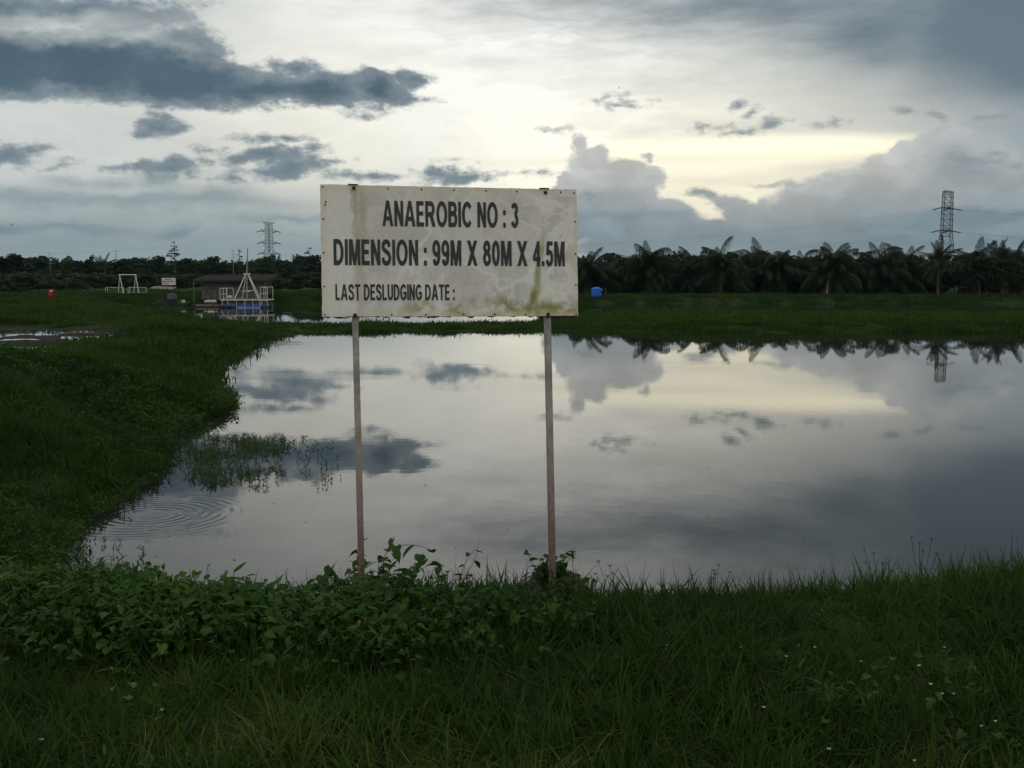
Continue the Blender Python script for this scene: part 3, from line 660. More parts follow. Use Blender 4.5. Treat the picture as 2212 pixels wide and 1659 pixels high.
def glyph(c):
    st = rect(0, 0, .205, 1); P = lambda *q: ('p', list(q)); K = lambda q, cl=False: ('r', q, cl)
    return {'A': lambda: [P((0, 0), (.225, 0), (.5, .82), (.5, 1), (.385, 1)), P((1, 0), (.615, 1), (.5, 1), (.5, .82), (.775, 0)), P((.25, .215), (.75, .215), (.69, .385), (.31, .385))],
            'N': lambda: [st, rect(.6, 0, .8, 1), P((0, 1), (.215, 1), (.8, 0), (.585, 0))],
            'E': lambda: [st, rect(0, .83, .69, 1), rect(0, .43, .64, .595), rect(0, 0, .71, .17)],
            'R': lambda: [st, K([(.1, .915)] + arc(.52, .70, .235, .215, 90, -90) + [(.1, .485)]), P((.40, .44), (.66, .47), (.93, 0), (.68, 0))],
            'O': lambda: [K(arc(.5, .5, .4, .425, 0, 360, 30), True)],
            'B': lambda: [st, K([(.1, .915)] + arc(.48, .73, .195, .185, 90, -90) + [(.1, .545)]), K([(.1, .52)] + arc(.50, .3025, .22, .2175, 90, -90) + [(.1, .085)])],
            'I': lambda: [st], ':': lambda: [rect(0, 0, .2, .2), rect(0, .50, .2, .70)], '.': lambda: [rect(0, 0, .2, .2)],
            'C': lambda: [K(arc(.49, .5, .39, .425, 38, 322, 24))],
            '3': lambda: [K(arc(.33, .735, .22, .18, 165, -90)), K(arc(.33, .30, .25, .215, 90, -165))],
            'D': lambda: [st, K([(.1, .915)] + arc(.36, .5, .395, .415, 90, -90) + [(.1, .085)])],
            'M': lambda: [rect(0, 0, .185, 1), rect(.785, 0, .97, 1), P((0, 1), (.275, 1), (.57, 0), (.40, 0)), P((.97, 1), (.57, 0), (.40, 0), (.695, 1))],
            'S': lambda: [K(smooth([(.70, .72), (.62, .87), (.41, .92), (.18, .86), (.12, .72), (.22, .60), (.41, .535), (.62, .45), (.73, .29), (.64, .13), (.41, .08), (.18, .13), (.1, .30)]))],
            'X': lambda: [P((0, 0), (.245, 0), (.93, 1), (.685, 1)), P((.93, 0), (.685, 0), (0, 1), (.245, 1))],
            '9': lambda: [K(arc(.34, .675, .245, .245, 0, 360, 24), True), K(smooth([(.585, .68), (.58, .42), (.51, .17), (.34, .085), (.18, .12), (.11, .25)]))],
            '8': lambda: [K(arc(.34, .735, .215, .185, 0, 360, 24), True), K(arc(.34, .295, .25, .215, 0, 360, 24), True)],
            '0': lambda: [K(arc(.345, .5, .25, .42, 0, 360, 28), True)],
            '4': lambda: [rect(.39, 0, .585, 1), rect(0, .2, .70, .37), P((0, .37), (0, .25), (.18, .37), (.5, .82), (.42, 1))],
            '5': lambda: [rect(.14, .83, .63, 1), P((.14, 1), (.05, .46), (.25, .44), (.32, 1)), K(smooth([(.16, .50), (.34, .575), (.53, .5), (.58, .32), (.52, .15), (.34, .085), (.17, .13), (.1, .26)]))],
            'L': lambda: [st, rect(0, 0, .68, .17)], 'T': lambda: [rect(0, .83, .83, 1), rect(.313, 0, .517, 1)],
            'U': lambda: [K([(.1, 1)] + arc(.4, .36, .3, .275, 180, 360) + [(.7, 1)])],
            'G': lambda: [K(arc(.49, .5, .39, .425, 40, 318, 24)), rect(.50, .37, .94, .54), rect(.75, .12, .94, .5)],
            '2': lambda: [K(smooth([(.1, .68), (.18, .86), (.36, .91), (.55, .82), (.55, .65), (.36, .42), (.15, .2), (.08, .1)])), rect(.02, 0, .67, .17)]}.get(c, lambda: [])()
def lettering(text, u0, u1, v0, cap, d0):
    """flat vinyl letters: vertices in board coordinates (u along, v up, d proud of the board)"""
    gap = .17; tot = sum(GW[c] + gap for c in text) - gap; sx = (u1 - u0) / tot; b = MB(); x = 0; k = 0
    for c in text:
        for g in glyph(c):
            d = d0 + (k % 6) * .00008; k += 1
            if g[0] == 'p':
                n = len(g[1]); q2 = []; ar = sum(g[1][i][0] * g[1][(i + 1) % n][1] - g[1][(i + 1) % n][0] * g[1][i][1] for i in range(n))
                for i in range(n):
                    a, e = g[1][i - 1], g[1][(i + 1) % n]; nx = (e[1] - a[1]) * (1 if ar > 0 else -1) / (math.hypot(e[0] - a[0], e[1] - a[1]) or 1)
                    q2.append((g[1][i][0] + (.034 if nx > .3 else -.034 if nx < -.3 else 0), g[1][i][1]))
                g = ('p', q2)
            if g[0] == 'p': b.add([(u0 + (x + p[0]) * sx, -d, v0 + p[1] * cap) for p in g[1]], [tuple(range(len(g[1])))])
            else:
                q = g[1]; cl = g[2]; n = len(q); vs = []
                if cl: q = q[:-1]; n -= 1
                for i in range(n):
                    a = q[(i - 1) % n] if (cl or i) else q[0]; e = q[(i + 1) % n] if (cl or i < n - 1) else q[i]
                    tx, ty = e[0] - a[0], e[1] - a[1]; l = math.hypot(tx, ty) or 1; nx, ny = -ty / l, tx / l
                    for s_ in (-1, 1): vs.append((u0 + (x + q[i][0] + s_ * nx * .135) * sx, -d, v0 + (q[i][1] + s_ * ny * .092) * cap))
                b.add(vs, [(2 * i, 2 * i + 1, (2 * i + 3) % (2 * n), (2 * i + 2) % (2 * n)) for i in range(n if cl else n - 1)])
        x += GW[c] + gap
    return b
def sign_mat():
    m = bpy.data.materials.new('weathered_sign_paint'); m.use_nodes = True; t = NT(m.node_tree)
    b = t.N['Principled BSDF']; b.inputs['Roughness'].default_value = .5; b.inputs['Specular IOR Level'].default_value = .35
    co = t.N.new('ShaderNodeTexCoord').outputs['Object']; u, _, v = t.sep(co)
    p = t.comb(u, v)
    n1 = t.noise(p, 3.0, 5, .6, .6); n2 = t.noise(p, 14, 5, .6); n3 = t.noise(t.v('MULTIPLY', p, (9, 1.2, 1)), 3, 5, .6)
    white = c4((.815, .785, .735)); grey = c4((.70, .665, .63)); cream = c4((.77, .68, .52))
    c = t.mix(t.rng(n1, .35, .65, .55, 1), white, grey)
    c = t.mix(t.m('MULTIPLY', t.rng(t.noise(p, 7, 5, .65, .8), .46, .58), .5), c, c4((.57, .55, .51)))
    # left strip where the film has not greyed; worn band under the left bolt
    edge = t.m('ADD', u, t.m('MULTIPLY_ADD', n2, .10, -.05))
    c = t.mix(t.rng(edge, -.445, -.465), c, white)
    c = t.mix(t.m('MULTIPLY', t.m('MULTIPLY', t.rng(edge, -.475, -.455), t.rng(edge, -.385, -.43)), t.m('MULTIPLY', t.rng(n3, .3, .6, .35, 1), t.rng(v, -.25, .25, .35, 1))), c, c4((.48, .425, .32)))
    # pale squiggles of lifted film: thin level lines of a warped noise
    for sc, wd, off, dens in ((2.3, .013, .5, 1.0), (4.6, .017, .46, .8)):
        w = t.noise(p, sc, 3, .5, .55)
        line = t.rng(t.m('ABSOLUTE', t.m('SUBTRACT', w, off)), wd * 1.8, wd * .5)
        zone = t.m('MULTIPLY', t.rng(t.noise(p, 1.6, 2, .5), .38, .5), t.rng(u, -.34, -.2))
        zone = t.m('MAXIMUM', zone, t.rng(u, .18, .40))
        c = t.mix(t.m('MULTIPLY', t.m('MULTIPLY', line, zone), dens * .8), c, c4((.86, .84, .80)))
    # patches on the right where the film has flaked to white
    fl = t.m('MULTIPLY', t.rng(t.noise(p, 6, 4, .6, 1.5), .50, .54), t.rng(u, .28, .45))
    c = t.mix(t.m('MULTIPLY', fl, .75), c, c4((.86, .84, .79)))
    stp = t.m('MULTIPLY', t.rng(t.m('ABSOLUTE', t.m('SUBTRACT', t.m('ADD', u, t.m('MULTIPLY_ADD', n2, .05, -.025)), .432)), .026, .020), t.rng(v, -.07, -.10))
    c = t.mix(t.m('MULTIPLY', stp, .8), c, c4((.84, .81, .74)))
    # algae: along the foot and in runs on the right
    foot = t.m('ADD', v, t.m('MULTIPLY_ADD', n3, -.13, .055))
    al = t.m('MULTIPLY', t.m('MULTIPLY', t.rng(foot, -.205, -.275), t.rng(t.noise(p, 6, 4, .6), .40, .56)), t.rng(u, -.35, -.10))
    run = t.m('MULTIPLY', t.m('MULTIPLY', t.rng(t.m('ABSOLUTE', t.m('SUBTRACT', t.m('ADD', u, t.m('MULTIPLY', n1, .05)), t.m('MULTIPLY_ADD', v, .12, .455))), .030, .006), t.rng(v, .12, .0)), t.rng(n3, .32, .6))
    run2 = t.m('MULTIPLY', t.m('MULTIPLY', t.rng(t.m('ABSOLUTE', t.m('SUBTRACT', t.m('ADD', u, t.m('MULTIPLY_ADD', n2, .04, -.02)), t.m('MULTIPLY_ADD', v, .42, .48))), .038, .004), t.rng(v, -.08, -.22)), t.rng(n3, .30, .55))
    run3 = t.m('MULTIPLY', t.rng(t.m('ABSOLUTE', t.m('SUBTRACT', u, .30)), .05, .0), t.m('MULTIPLY', t.rng(v, -.10, -.3), t.rng(n3, .4, .65)))
    alg = t.m('MAXIMUM', t.m('MULTIPLY', al, .95), t.m('MAXIMUM', t.m('MULTIPLY', run, .8), t.m('MAXIMUM', t.m('MULTIPLY', run2, 1.0), t.m('MULTIPLY', run3, .5))))
    c = t.mix(alg, c, t.mix(t.rng(n2, .35, .65), c4((.33, .32, .075)), c4((.21, .235, .03))))
    # cream and rust near the edges, specks of rust
    d = t.m('MINIMUM', t.m('SUBTRACT', .61, t.m('ABSOLUTE', u)), t.m('SUBTRACT', .305, t.m('ABSOLUTE', v)))
    c = t.mix(t.m('MULTIPLY', t.rng(t.m('ADD', d, t.m('MULTIPLY_ADD', n2, .05, -.025)), .045, .0), .6), c, cream)
    rust = t.m('MULTIPLY', t.rng(t.noise(p, 42, 4, .65), .63, .70), t.rng(d, .07, .0))
    c = t.mix(t.m('MULTIPLY', rust, .8), c, c4((.12, .055, .025)))
    blk = t.m('MULTIPLY', t.rng(t.noise(p, 95, 3, .6), .69, .73), t.rng(t.m('ADD', u, t.m('MULTIPLY', v, -.3)), .28, .5))
    c = t.mix(t.m('MULTIPLY', blk, .6), c, c4((.10, .09, .05)))
    dirt = t.noise(t.v('MULTIPLY', p, (1, .5, 1)), 60, 4, .7)
    c = t.v('SCALE', c, scale=t.rng(dirt, .3, .7, .93, 1.05, False))
    t.put(b.inputs['Base Color'], c)
    bn = t.N.new('ShaderNodeBump'); bn.inputs['Strength'].default_value = .15; bn.inputs['Distance'].default_value = .002
    t.put(bn.inputs['Height'], n1); t.L.new(bn.outputs[0], b.inputs['Normal']); return m
def post_mat():
    m = bpy.data.materials.new('rusting_post'); m.use_nodes = True; t = NT(m.node_tree); b = t.N['Principled BSDF']; b.inputs['Roughness'].default_value = .75
    co = t.N.new('ShaderNodeTexCoord').outputs['Object']; _, _, z = t.sep(co)
    n = t.noise(t.v('MULTIPLY', co, (1, 1, .5)), 26, 6, .65); n2 = t.noise(co, 70, 4, .6)
    c = t.mix(t.rng(n, .38, .62), c4((.41, .385, .355)), c4((.25, .225, .20)))
    low = t.rng(t.m('ADD', z, t.m('MULTIPLY_ADD', n, 1.1, -.55)), 1.25, .1)
    c = t.mix(t.m('MULTIPLY', low, t.rng(n, .3, .6, .6, 1)), c, t.mix(t.rng(n2, .35, .65), c4((.16, .062, .038)), c4((.085, .04, .028))))
    c = t.mix(t.m('MULTIPLY', t.rng(n2, .60, .68), .5), c, c4((.42, .38, .34)))
    t.put(b.inputs['Base Color'], c)
    bn = t.N.new('ShaderNodeBump'); bn.inputs['Strength'].default_value = .5; bn.inputs['Distance'].default_value = .003
    t.put(bn.inputs['Height'], n2); t.L.new(bn.outputs[0], b.inputs['Normal']); return m
M['sign'] = sign_mat(); M['post'] = post_mat()
def build_sign():
    yaw, roll, tilt = .1917, -.0042, -.0889; c = Vector((-.2827, 4.9367, 3.1113))
    t_ = Vector((math.cos(yaw), math.sin(yaw), 0)); n_ = Vector((math.sin(yaw), -math.cos(yaw), 0)); u_ = Vector((0, 0, 1)) * math.cos(tilt) + n_ * math.sin(tilt)
    t2 = t_ * math.cos(roll) + u_ * math.sin(roll); u2 = u_ * math.cos(roll) - t_ * math.sin(roll); n2 = t2.cross(u2)
    Mb = Matrix((t2, -n2, u2)).transposed().to_4x4()
    g = hz(c.x, c.y + .1)
    root = tag(empty('sign', (c.x, c.y, g)), 'weathered white board on two posts reading ANAEROBIC NO : 3 beside the pond', 'sign')
    off = Matrix.Translation((0, 0, c.z - g)) @ Mb
    def place(o): o.matrix_local = off; return o
    # board with slightly ragged dark edge
    b = MB(); b.box((0, .011, 0), (1.22, .022, .61)); bd = place(b.build('board', [M['edge']], root))
    b = MB(); nx, nz = 60, 30
    vs = []; 
    for j in range(nz + 1):
        for i in range(nx + 1):
            x = -.61 + 1.22 * i / nx; z = -.305 + .61 * j / nz
            if i in (0, nx): x += random.uniform(-.0012, .0012)
            if j in (0, nz): z += random.uniform(-.0015, .0015)
            vs.append((x, -.0018 + .0006 * math.sin(x * 7) * math.sin(z * 9), z))
    b.add(vs, [(j * (nx + 1) + i, j * (nx + 1) + i + 1, (j + 1) * (nx + 1) + i + 1, (j + 1) * (nx + 1) + i) for j in range(nz) for i in range(nx)])
    place(b.build('sheet', M['sign'], root, True))
    # flakes and drips along the underside
    b = MB()
    for _ in range(26):
        x = random.uniform(-.6, .6); w = random.uniform(.008, .03); h = random.uniform(.003, .010)
        b.add([(x - w, .004, -.3045), (x + w, .004, -.3045), (x + w * .3, .004, -.3045 - h), (x - w * .4, .004, -.3045 - h * .8), (x - w, .016, -.3045), (x + w, .016, -.3045), (x + w * .3, .016, -.3045 - h), (x - w * .4, .016, -.3045 - h * .8)],
              [(0, 3, 2, 1), (4, 5, 6, 7), (0, 4, 7, 3), (3, 7, 6, 2), (2, 6, 5, 1)])
    place(b.build('rotten_edge', M['edge'], root))['kind'] = 'stuff'
    for tx, u0, u1, v0, cap in (('ANAEROBIC NO : 3', -.3254, .3190, .1165, .1195), ('DIMENSION : 99M X 80M X 4.5M', -.5520, .5450, -.0660, .1200), ('LAST DESLUDGING DATE :', -.5470, .0075, -.2290, .0745)):
        place(lettering(tx, u0, u1, v0, cap, .0034).build('lettering', M['letter'], root))
    def disc(r, h): q = MB(); q.lathe([(r, 0), (r, h * .6), (r * .6, h)], n=8); return q
    nail = disc(.0042, .003).mesh('nail', M['nail']); bolt = disc(.0088, .009).mesh('bolt', M['bolt'])
    rx = Matrix.Rotation(R(90), 4, 'X')
    nl = [(-.598, .293), (.596, .288)] + [(x, .291 - .006 * 0) for x in (-.298, -.142, .012, .165, .315, .53)] + [(-.598, y) for y in (.147, -.010, -.165, -.296)] + [(.600, y) for y in (.150, -.005, -.155, -.297)] + \
         [(-.29, -.296), (-.13, -.297), (.05, -.295), (.20, -.296), (.35, -.297), (-.585, .225), (-.589, .212)]
    for x, z in nl: o = inst('nail', nail, root); o.matrix_local = off @ Matrix.Translation((x, -.0024, z)) @ rx
    for x, z in ((-.456, .291), (.455, .288), (-.460, -.298), (.461, -.297)): o = inst('bolt', bolt, root); o.matrix_local = off @ Matrix.Translation((x, -.0024, z)) @ rx
    for x in (-.460, .450):
        b = MB(); b.box((x, .02, .3075), (.046, .056, .004)); place(b.build('cap_plate', M['bolt'], root))
    for u_top, u_bot, ln in ((-.4625, -.4435, 1.74), (.4625, .479, 1.80)):
        top = off @ Vector((u_top, .043, .303)); bot = off @ Vector((u_bot, .043, .303 - 2.1))
        d = (top - bot).normalized(); xa = t2.copy(); xa = (xa - d * xa.dot(d)).normalized(); ya = d.cross(xa)
        L = (top - bot).length; hw = .0145
        b = MB(); ring = [(-hw, -.021), (hw, -.021), (hw, .021), (-hw, .021)]; ch = .003; ring = []
        for sx, sy in ((-1, -1), (1, -1), (1, 1), (-1, 1)):
            p = (sx * hw, sy * .019); a1 = (p[0] - sx * ch, p[1]); a2 = (p[0], p[1] - sy * ch); ring += [a2, a1] if sx * sy > 0 else [a1, a2]
        b.add([(x, y, 0) for x, y in ring] + [(x, y, L) for x, y in ring], [(i, (i + 1) % 8, 8 + (i + 1) % 8, 8 + i) for i in range(8)] + [tuple(range(7, -1, -1)), tuple(range(8, 16))])
        o = b.build('post', M['post'], root); o.matrix_local = Matrix.Translation(bot) @ Matrix((xa, ya, d)).transposed().to_4x4()
build_sign()

# ------------------------------------------------------------------ plants that can be told apart
def stem_plant(name, label, cat, loc, stems, leaves, lscale, smat, group=None, pitch=(-.3, .4), rstem=.003):
    root = tag(empty(name, loc), label, cat, group); b = MB(); lv = []
    for pts, n in stems:
        pts = [Vector(p) for p in smooth([tuple(p) for p in pts], 4)]
        b.tube(pts, [rstem * (1 - .6 * i / len(pts)) for i in range(len(pts))], 4)
        for k in range(n):
            t_ = .12 + .88 * (k + random.random() * .6) / n; q = t_ * (len(pts) - 1); i = min(int(q), len(pts) - 2); lv.append(pts[i].lerp(pts[i + 1], q - i))
    b.build('stem', smat, root)
    for p in lv:
        s_ = lscale * random.uniform(.65, 1.2)
        inst('leaf', random.choice(leaves), root, Matrix.Translation(p) @ Euler((random.gauss(*pitch), random.gauss(0, .3), random.uniform(0, 6.283))).to_matrix().to_4x4() @ Matrix.Scale(s_, 4))
    return root
def near_plants():
    # big leafy vine climbing the foot of the left post
    base = at_y(800, 1300, 4.98); x0, y0 = base[0], 4.95; g = hz(x0, y0)
    st = []
    for k in range(34):
        a = random.uniform(0, 6.283); r = random.uniform(.05, .30); h = random.uniform(.12, .27)
        st.append(([(r * .3 * math.cos(a), r * .3 * math.sin(a), 0), (r * .7 * math.cos(a) , r * .6 * math.sin(a), h * .6), (r * 1.2 * math.cos(a) + .03, r * math.sin(a), h * random.uniform(.9, 1.1))], 6))
    st.append(([(.05, 0, .15), (.1, 0, .28), (.20, -.02, .31), (.28, 0, .29), (.31, 0, .275)], 4)); st.append(([(.16, 0, .08), (.24, 0, .2), (.27, 0, .27)], 5))
    stem_plant('climbing_vine', 'tall leafy vine bunched round the foot of the left signpost', 'vine', (x0, y0, g), st, HEART + LANCE[:1], .72, M['vine_stem'], rstem=.0022)
    st = [([(0, 0, 0), (.03, 0, .18), (.10, 0, .30)], 4), ([(0, 0, 0), (-.05, 0, .12), (-.08, .02, .2)], 4), ([(.02, 0, .1), (.09, 0, .22), (.12, 0, .34)], 3)]
    b_ = at_y(985, 1260, 5.1); stem_plant('climbing_vine', 'short vine with a raised tendril between the two signposts', 'vine', (b_[0], 5.1, hz(b_[0], 5.1)), st, HEART, .7, M['vine_stem'], rstem=.002)
    st = [([(0, 0, 0), (.02 * k, 0, .1 + .01 * k), (.03 * k, 0, .16)], 5) for k in (-4, -2, 0, 2, 4)]
    b_ = at_y(1175, 1640, 3.3); stem_plant('broadleaf_seedling', 'three heart leaves held up at the bottom edge of the foreground grass', 'seedling', (b_[0], 3.3, hz(b_[0], 3.3)),
        [([(k, 0, 0), (k * 1.05, -.01, .1), (k * 1.1, -.02, .185)], 1) for k in (-.065, 0, .06)], HEART, .95, M['stem'], pitch=(-.7, .15))
    # thin leaved weeds at the water's edge
    for px, ph, lab in ((505, .30, 'spindly weed with forked leaf sprays, leftmost by the water below the board'), (560, .34, 'spindly weed with paired narrow leaves at the waterside'), (655, .36, 'spindly weed leaning right with dark pointed leaves at the waterside'),
                        (700, .26, 'low spindly weed nearest the left signpost at the waterside'), (330, .28, 'young broad stemmed weed at the water near the pond corner'), (395, .26, 'leaning weed reaching over the water right of the pond corner')):
        b_ = at_y(px, 1250, 6.3); x, y = b_[0], 6.3; lean = random.uniform(-.05, .12)
        st = [([(0, 0, 0), (lean * .4, 0, ph * .6), (lean, 0, ph)], 8), ([(0, 0, 0), (-.06, .01, ph * .5), (-.12 + lean, 0, ph * .8)], 6), ([(lean * .3, 0, ph * .4), (.08, 0, ph * .7), (.14, 0, ph * .85)], 6)]
        stem_plant('waterside_weed', lab, 'weed', (x, y, hz(x, y)), st, [LANCE[1]], .62, M['stem'], pitch=(.1, .3), rstem=.0022)
    # tall feathery stalk
    b_ = at_y(790, 1480, 4.15); x, y = b_[0], 4.15; root = tag(empty('feathery_weed', (x, y, hz(x, y))), 'tall feathery weed with narrow drooping leaves in front of the left post', 'weed')
    q = MB(); q.tube([(0, 0, 0), (.0, 0, .2), (-.005, 0, .40)], .0028, 4); q.build('stem', M['stem'], root)
    for k in range(34):
        h = .14 + .25 * k / 34; inst('leaf', LANCE[1], root, Matrix.Translation((0, 0, h)) @ Euler((-.1 + .5 * k / 34, 0, k * 2.4)).to_matrix().to_4x4() @ Matrix.Diagonal((.32, .62, .6, 1)))
    yl = lance_leaf('withered_leaf', M['yellow_leaf'], .035, .012, .9)
    for k in range(3): inst('withered_leaf', yl, root, Matrix.Translation((-.02, -.01, .12 + .02 * k)) @ Euler((-.6, 0, 1.6 + .8 * k)).to_matrix().to_4x4())
    # mound of soil and dry roots with a leafy seedling round the right post
    cx, cy = .215, 5.12; g = hz(cx, cy)
    b = MB(); n = 26; rings = 9
    vs = [(cx, cy, g + .20)]
    for i in range(1, rings + 1):
        for j in range(n):
            a = 6.2832 * j / n; t_ = i / rings; r = .20 * t_ * (1 + .22 * math.sin(3 * a + 1) * t_ + random.uniform(-.06, .06))
            vs.append((cx + r * math.cos(a) * 1.1, cy + r * math.sin(a), g + .20 * (1 - t_ ** 2.2) + random.uniform(-.014, .014) - .03 * t_))
    fs = [(0, 1 + j, 1 + (j + 1) % n) for j in range(n)] + [(1 + i * n + j, 1 + (i + 1) * n + j, 1 + (i + 1) * n + (j + 1) % n, 1 + i * n + (j + 1) % n) for i in range(rings - 1) for j in range(n)]
    b.add(vs, fs); mo = b.build('earth_mound', M['soil'], None, True); tag(mo, 'small mound of dark earth and dry roots heaped round the right signpost', 'mound')
    b = MB()
    for _ in range(90):
        a = random.uniform(0, 6.283); r = random.uniform(.05, .2); z = g + .20 * (1 - (r / .2) ** 2.2)
        p = Vector((cx + r * math.cos(a) * 1.1, cy + r * math.sin(a), z)); d = Vector((math.cos(a), math.sin(a), -.9)) * random.uniform(.03, .09)
        b.tube([p, p + d * .5 + Vector((0, 0, .012)), p + d + Vector((random.gauss(0, .015), random.gauss(0, .015), .0))], .0016, 3)
    r_ = b.build('root', M['root'], mo); r_['kind'] = 'stuff'
    st = [([(random.uniform(-.08, .08), random.uniform(-.06, .02), 0), (random.uniform(-.12, .12), random.uniform(-.1, 0), .06), (random.uniform(-.15, .15), random.uniform(-.12, 0), random.uniform(.08, .17))], 5) for _ in range(11)]
    stem_plant('mound_seedling', 'bright leafy seedling sprouting on the mound by the right signpost', 'seedling', (cx, cy - .06, g + .16), st, HEART, .6, M['stem'])
    # sedges on the crest at the right
    def sedge(px, py, n, h, label):
        b_ = at_z(px, py, 1.5); x, y = b_[0], b_[1]; root = tag(empty('sedge', (x, y, hz(x, y))), label, 'sedge'); q = MB()
        for _ in range(n): blade(q, (random.gauss(0, .08), random.gauss(0, .06), 0), random.uniform(0, 6.283), h * random.uniform(.6, 1.3), .006, random.uniform(.05, .5), random.uniform(.5, 2.0), 5)
        q.build('leaf_blades', M['grass'], root)['kind'] = 'stuff'
        for _ in range(5):
            q = MB(); a = random.uniform(0, 6.283); l = random.uniform(.0, .10); hh = h * random.uniform(.7, 1.45); tip = Vector((l * math.cos(a), l * math.sin(a), hh))
            q.tube([(0, 0, 0), tip * .5, tip], .0014, 4)
            for k in range(6): blade(q, tip, k * 1.05, .022, .006, 1.0, .5, 2)
            q.build('flower_stalk', M['darkwood'], root)
    sedge(1905, 1225, 90, .20, 'dense clump of drooping sedge on the bank crest at the right')
    sedge(1990, 1230, 22, .22, 'thin sedge with dark seed heads just right of the dense sedge clump')
    sedge(2150, 1235, 18, .16, 'low sedge with seed heads near the right edge of the bank crest')
    sedge(1325, 1270, 12, .17, 'sparse upright grass stalks right of the earth mound')
    sedge(1545, 1270, 12, .14, 'sparse tuft of stalks on the crest midway right of the sign')
near_plants()
def bank_plants():
    for px, py, h, lab in ((440, 830, .62, 'taller reed clump leaning over the pond at the left bank'), (130, 735, .5, 'grassy hump beside the mud track')):
        b_ = at_z(px, py + 10, .25 if px > 300 else 1.35); x, y = b_[0], b_[1]; root = tag(empty('reed_clump', (x, y, hz(x, y))), lab, 'reeds'); q = MB()
        for _ in range(60): blade(q, (random.gauss(0, .3), random.gauss(0, .3), 0), random.uniform(0, 6.283), h * random.uniform(.5, 1.2), .02, random.uniform(.05, .5), random.uniform(.3, 1.4), 4)
        q.build('leaf_blades', M['grass_far'], root)['kind'] = 'stuff'
bank_plants()

# ------------------------------------------------------------------ palms
def frond(name, L, ang0, bend, m, nl=30, wl=.05, ll=.75, droop=.9, seed=0):
    """rachis in the +X/Z plane from the origin, leaflets hanging either side"""
    rd = random.Random(seed); b = MB(); n = 14; pts = [Vector((0, 0, 0))]; a = ang0; dirs = []
    for i in range(n):
        d = Vector((math.cos(a), 0, math.sin(a))); dirs.append(d); pts.append(pts[-1] + d * L / n); a -= bend * (.4 + 1.3 * i / n) / n
    b.tube(pts, [.035 * (1 - .85 * i / n) * L / 4 + .006 for i in range(n + 1)], 4, False)
    for k in range(nl):
        t_ = .16 + .84 * k / (nl - 1); q = t_ * n; i = min(int(q), n - 1); p = pts[i].lerp(pts[i + 1], q - i); d = dirs[i]
        l = ll * (math.sin(math.pi * (.16 + .80 * t_)) ** .7) * rd.uniform(.85, 1.15)
        for s_ in (-1, 1):
            o = (Vector((0, s_, 0)) * rd.uniform(.6, 1) + d * .55).normalized(); e1 = p + o * l * .5 + Vector((0, 0, -droop * l * .10)); e2 = p + o * l * .78 + Vector((0, 0, -droop * l * rd.uniform(.4, .75)))
            w = d * wl; b.add([p - w * .5, p + w * .5, e1 + w * .55, e1 - w * .55, e2], [(0, 1, 2, 3), (3, 2, 4)])
    return b.mesh(name, m)
OIL = {}
for nm, a0, bd in (('up', 1.46, 1.5), ('up2', 1.30, 2.3), ('mid', 1.08, 2.4), ('mid2', .85, 2.2), ('low', .35, 1.7), ('hang', -.2, 1.0)):
    OIL[nm] = [frond('frond', L, a0 + j, bd + k, M['palm'], 42, .052, 1.1, 2.2, s_) for s_, (L, j, k) in enumerate(((3.8, 0, 0), (3.3, -.08, .35), (4.2, .05, -.2)))]
OIL['dead'] = [frond('frond', 3.2, -.75, .8, M['straw_frond'], 26, .04, .6, 1.5, 3)]
COC = {nm: [frond('frond', 3.0, a0, bd, M['coco'], 30, .06, .75, .8, 5)] for nm, a0, bd in (('up', 1.35, .7), ('mid', .75, 1.0), ('low', .15, 1.0), ('hang', -.5, .7))}
def trunk_mesh(h, r0, r1, m, lean=0.0, name='trunk'):
    b = MB(); n = 10; prof = []
    b.tube([(lean * (i / n) ** 2, 0, h * i / n - .2) for i in range(n + 1)], [(r0 + (r1 - r0) * i / n) * (1 + .10 * (i % 2)) for i in range(n + 1)], 9); return b.mesh(name, m)
def palm(name, label, loc, kinds, th, r, scale, group=None, tm='trunk', rz=None):
    root = tag(empty(name, loc, rz if rz is not None else random.uniform(0, 6.283)), label, 'palm tree', group); root.scale = (scale,) * 3; root.rotation_euler.x = random.gauss(0, .09); root.rotation_euler.y = random.gauss(0, .09)
    inst('trunk', trunk_mesh(th, r, r * .8, M[tm]), root); ph = random.random() * 6; k = 0
    for nm, cnt, src in kinds:
        for i in range(cnt):
            ph += 2.39996; k += 1
            inst('frond', random.choice(src[nm]), root, Matrix.Translation((0, 0, th - .25)) @ Euler((random.gauss(0, .15), random.gauss(0, .16), ph + random.gauss(0, .25))).to_matrix().to_4x4() @ Matrix.Scale(random.uniform(.8, 1.1), 4))
    return root
